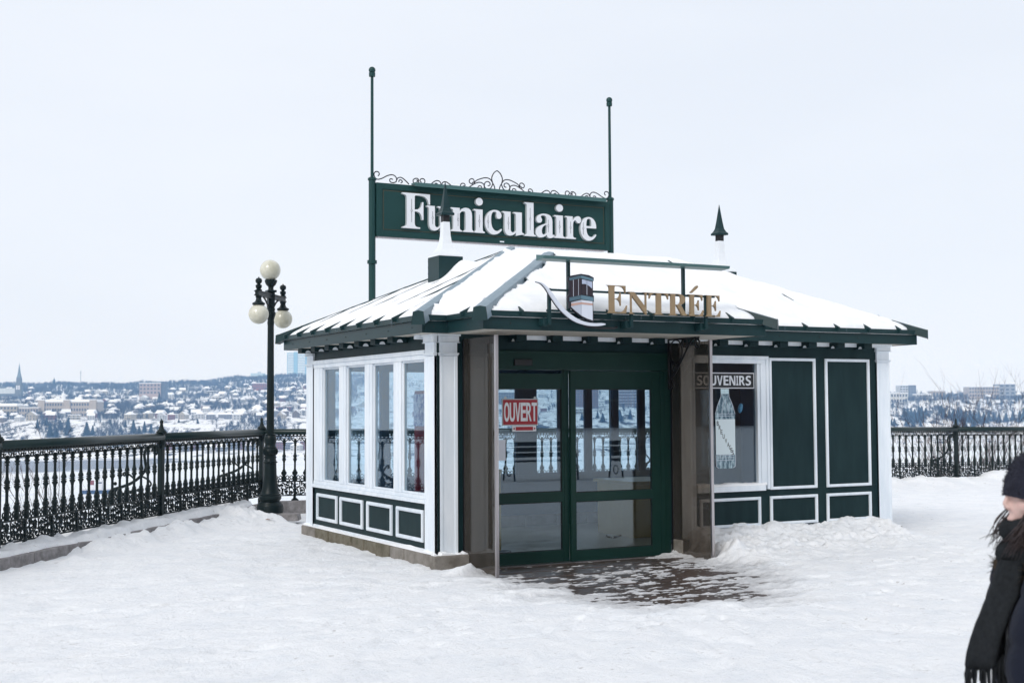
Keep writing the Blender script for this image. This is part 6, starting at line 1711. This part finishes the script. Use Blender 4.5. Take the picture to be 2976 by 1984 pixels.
# knit hat
ht = MB(); vs = []; fs = []; nr, ns = 18, 64
for i in range(nr + 1):
    t = i / nr
    for k in range(ns):
        a = 2 * math.pi * k / ns; ca, sa = math.cos(a), math.sin(a)
        zb = 1.415 + (ca - 1) * 0.028
        ph = t * math.pi / 2
        rad = math.cos(ph) ** 0.75
        ribs = 1 + 0.016 * math.cos(a * 26) * (1 - t * 0.6) + 0.012 * math.sin(i * 1.9 + a * 3)
        bulge = 1.0 + (0.055 if t < 0.30 else 0.03)
        vs.append((-0.006 + 0.106 * ca * rad * ribs * bulge, 0.090 * sa * rad * ribs * bulge, zb + (1.553 - zb) * math.sin(ph)))
for i in range(nr):
    for k in range(ns): fs.append((i * ns + k, i * ns + (k + 1) % ns, (i + 1) * ns + (k + 1) % ns, (i + 1) * ns + k))
ht.add(vs, fs); ht.build('knit_hat', KNIT, PE, smooth=True, world=False)
fz = MB(); rf = random.Random(12)
for k in range(1500):
    t = rf.random() ** 1.2; a = rf.uniform(0, 6.283); ca, sa = math.cos(a), math.sin(a); ph = t * math.pi / 2; rad = math.cos(ph) ** 0.75 * 1.04
    zb = 1.415 + (ca - 1) * 0.028
    p = Vector((-0.006 + 0.106 * ca * rad, 0.090 * sa * rad, zb + (1.553 - zb) * math.sin(ph))); n_ = Vector((ca * math.cos(ph), sa * math.cos(ph), math.sin(ph) + 0.1)).normalized()
    d = (n_ + Vector((rf.uniform(-.6, .6), rf.uniform(-.6, .6), rf.uniform(-.6, .6)))) * 0.007
    e = n_.orthogonal().normalized() * 0.0018
    fz.add([p - e, p + e, p + d], [(0, 1, 2)])
fz.build('hat_fuzz', KNIT, PE, world=False); PE.children[-1]['kind'] = 'stuff'
# hair
hr = MB(); rf = random.Random(3)
for k in range(420):
    s = 1 if k % 4 else -1
    y0_ = s * rf.uniform(0.045, 0.085); x0 = rf.uniform(-0.05, 0.035)
    tip = (0.05 + 0.10 * rf.random() ** 1.6, (abs(y0_) + 0.02) * s * rf.uniform(0.7, 1.2), rf.uniform(1.225, 1.285)) if k < 230 else (rf.uniform(-0.03, 0.06), y0_ * 1.1, rf.uniform(1.19, 1.26))
    mid = (x0 * 0.45 + tip[0] * 0.55 + rf.uniform(-0.005, 0.03), (abs(y0_) + 0.022) * s, 1.325 + rf.uniform(-0.02, 0.015))
    hr.tube(crom([(x0, y0_, 1.41), mid, tip], 5), [0.0034, 0.0034, 0.0032, 0.003, 0.0028, 0.0025, 0.0021, 0.0017, 0.0012, 0.0008, 0.0005], 3)
hr.build('hair', HAIR, PE, smooth=True, world=False)
fu = MB(); rf = random.Random(9)
cpts = [(0.075, 0.125, 1.185), (0.02, 0.165, 1.20), (-0.06, 0.15, 1.225), (-0.115, 0.08, 1.25), (-0.13, 0, 1.26), (-0.115, -0.08, 1.25), (-0.06, -0.15, 1.225), (0.02, -0.165, 1.20), (0.075, -0.125, 1.185)]
path = crom(cpts, 6); fu.tube(path, 0.030, 8)
for k in range(2600):
    p = Vector(path[rf.randrange(len(path))]) + Vector((rf.uniform(-.01, .01), rf.uniform(-.01, .01), rf.uniform(-.01, .01)))
    d = Vector((rf.gauss(0, 1), rf.gauss(0, 1), rf.gauss(0, 1))).normalized()
    q = p + d * 0.026; e = d.orthogonal().normalized() * 0.002
    fu.add([q - e, q + e, q + d * rf.uniform(0.015, 0.038) + Vector((0, 0, -0.006))], [(0, 1, 2)])
fu.build('fur_collar', FUR, PE, world=False)

# ================================================================ cold haze over the river
hz = MB()
c = []
for a, b in ((-160, -3600), (4800, -3600), (4800, 3600), (-160, 3600)):
    q = FWD * a + RGT * b; c.append(q)
hz.hexa([(p[0], p[1], -58) for p in c], [(p[0], p[1], 172) for p in c])
HZ = bpy.data.materials.new('haze_air'); HZ.use_nodes = True
t = HZ.node_tree; t.nodes.clear(); out = t.nodes.new('ShaderNodeOutputMaterial'); pv = t.nodes.new('ShaderNodeVolumePrincipled')
pv.inputs['Color'].default_value = (0.34, 0.61, 1.0, 1); pv.inputs['Absorption Color'].default_value = (1, 1, 1, 1); pv.inputs['Density'].default_value = 0.00016; pv.inputs['Anisotropy'].default_value = 0.0
t.links.new(pv.outputs[0], out.inputs['Volume'])
haze = hz.build('haze', HZ); tag(haze, kind='stuff')
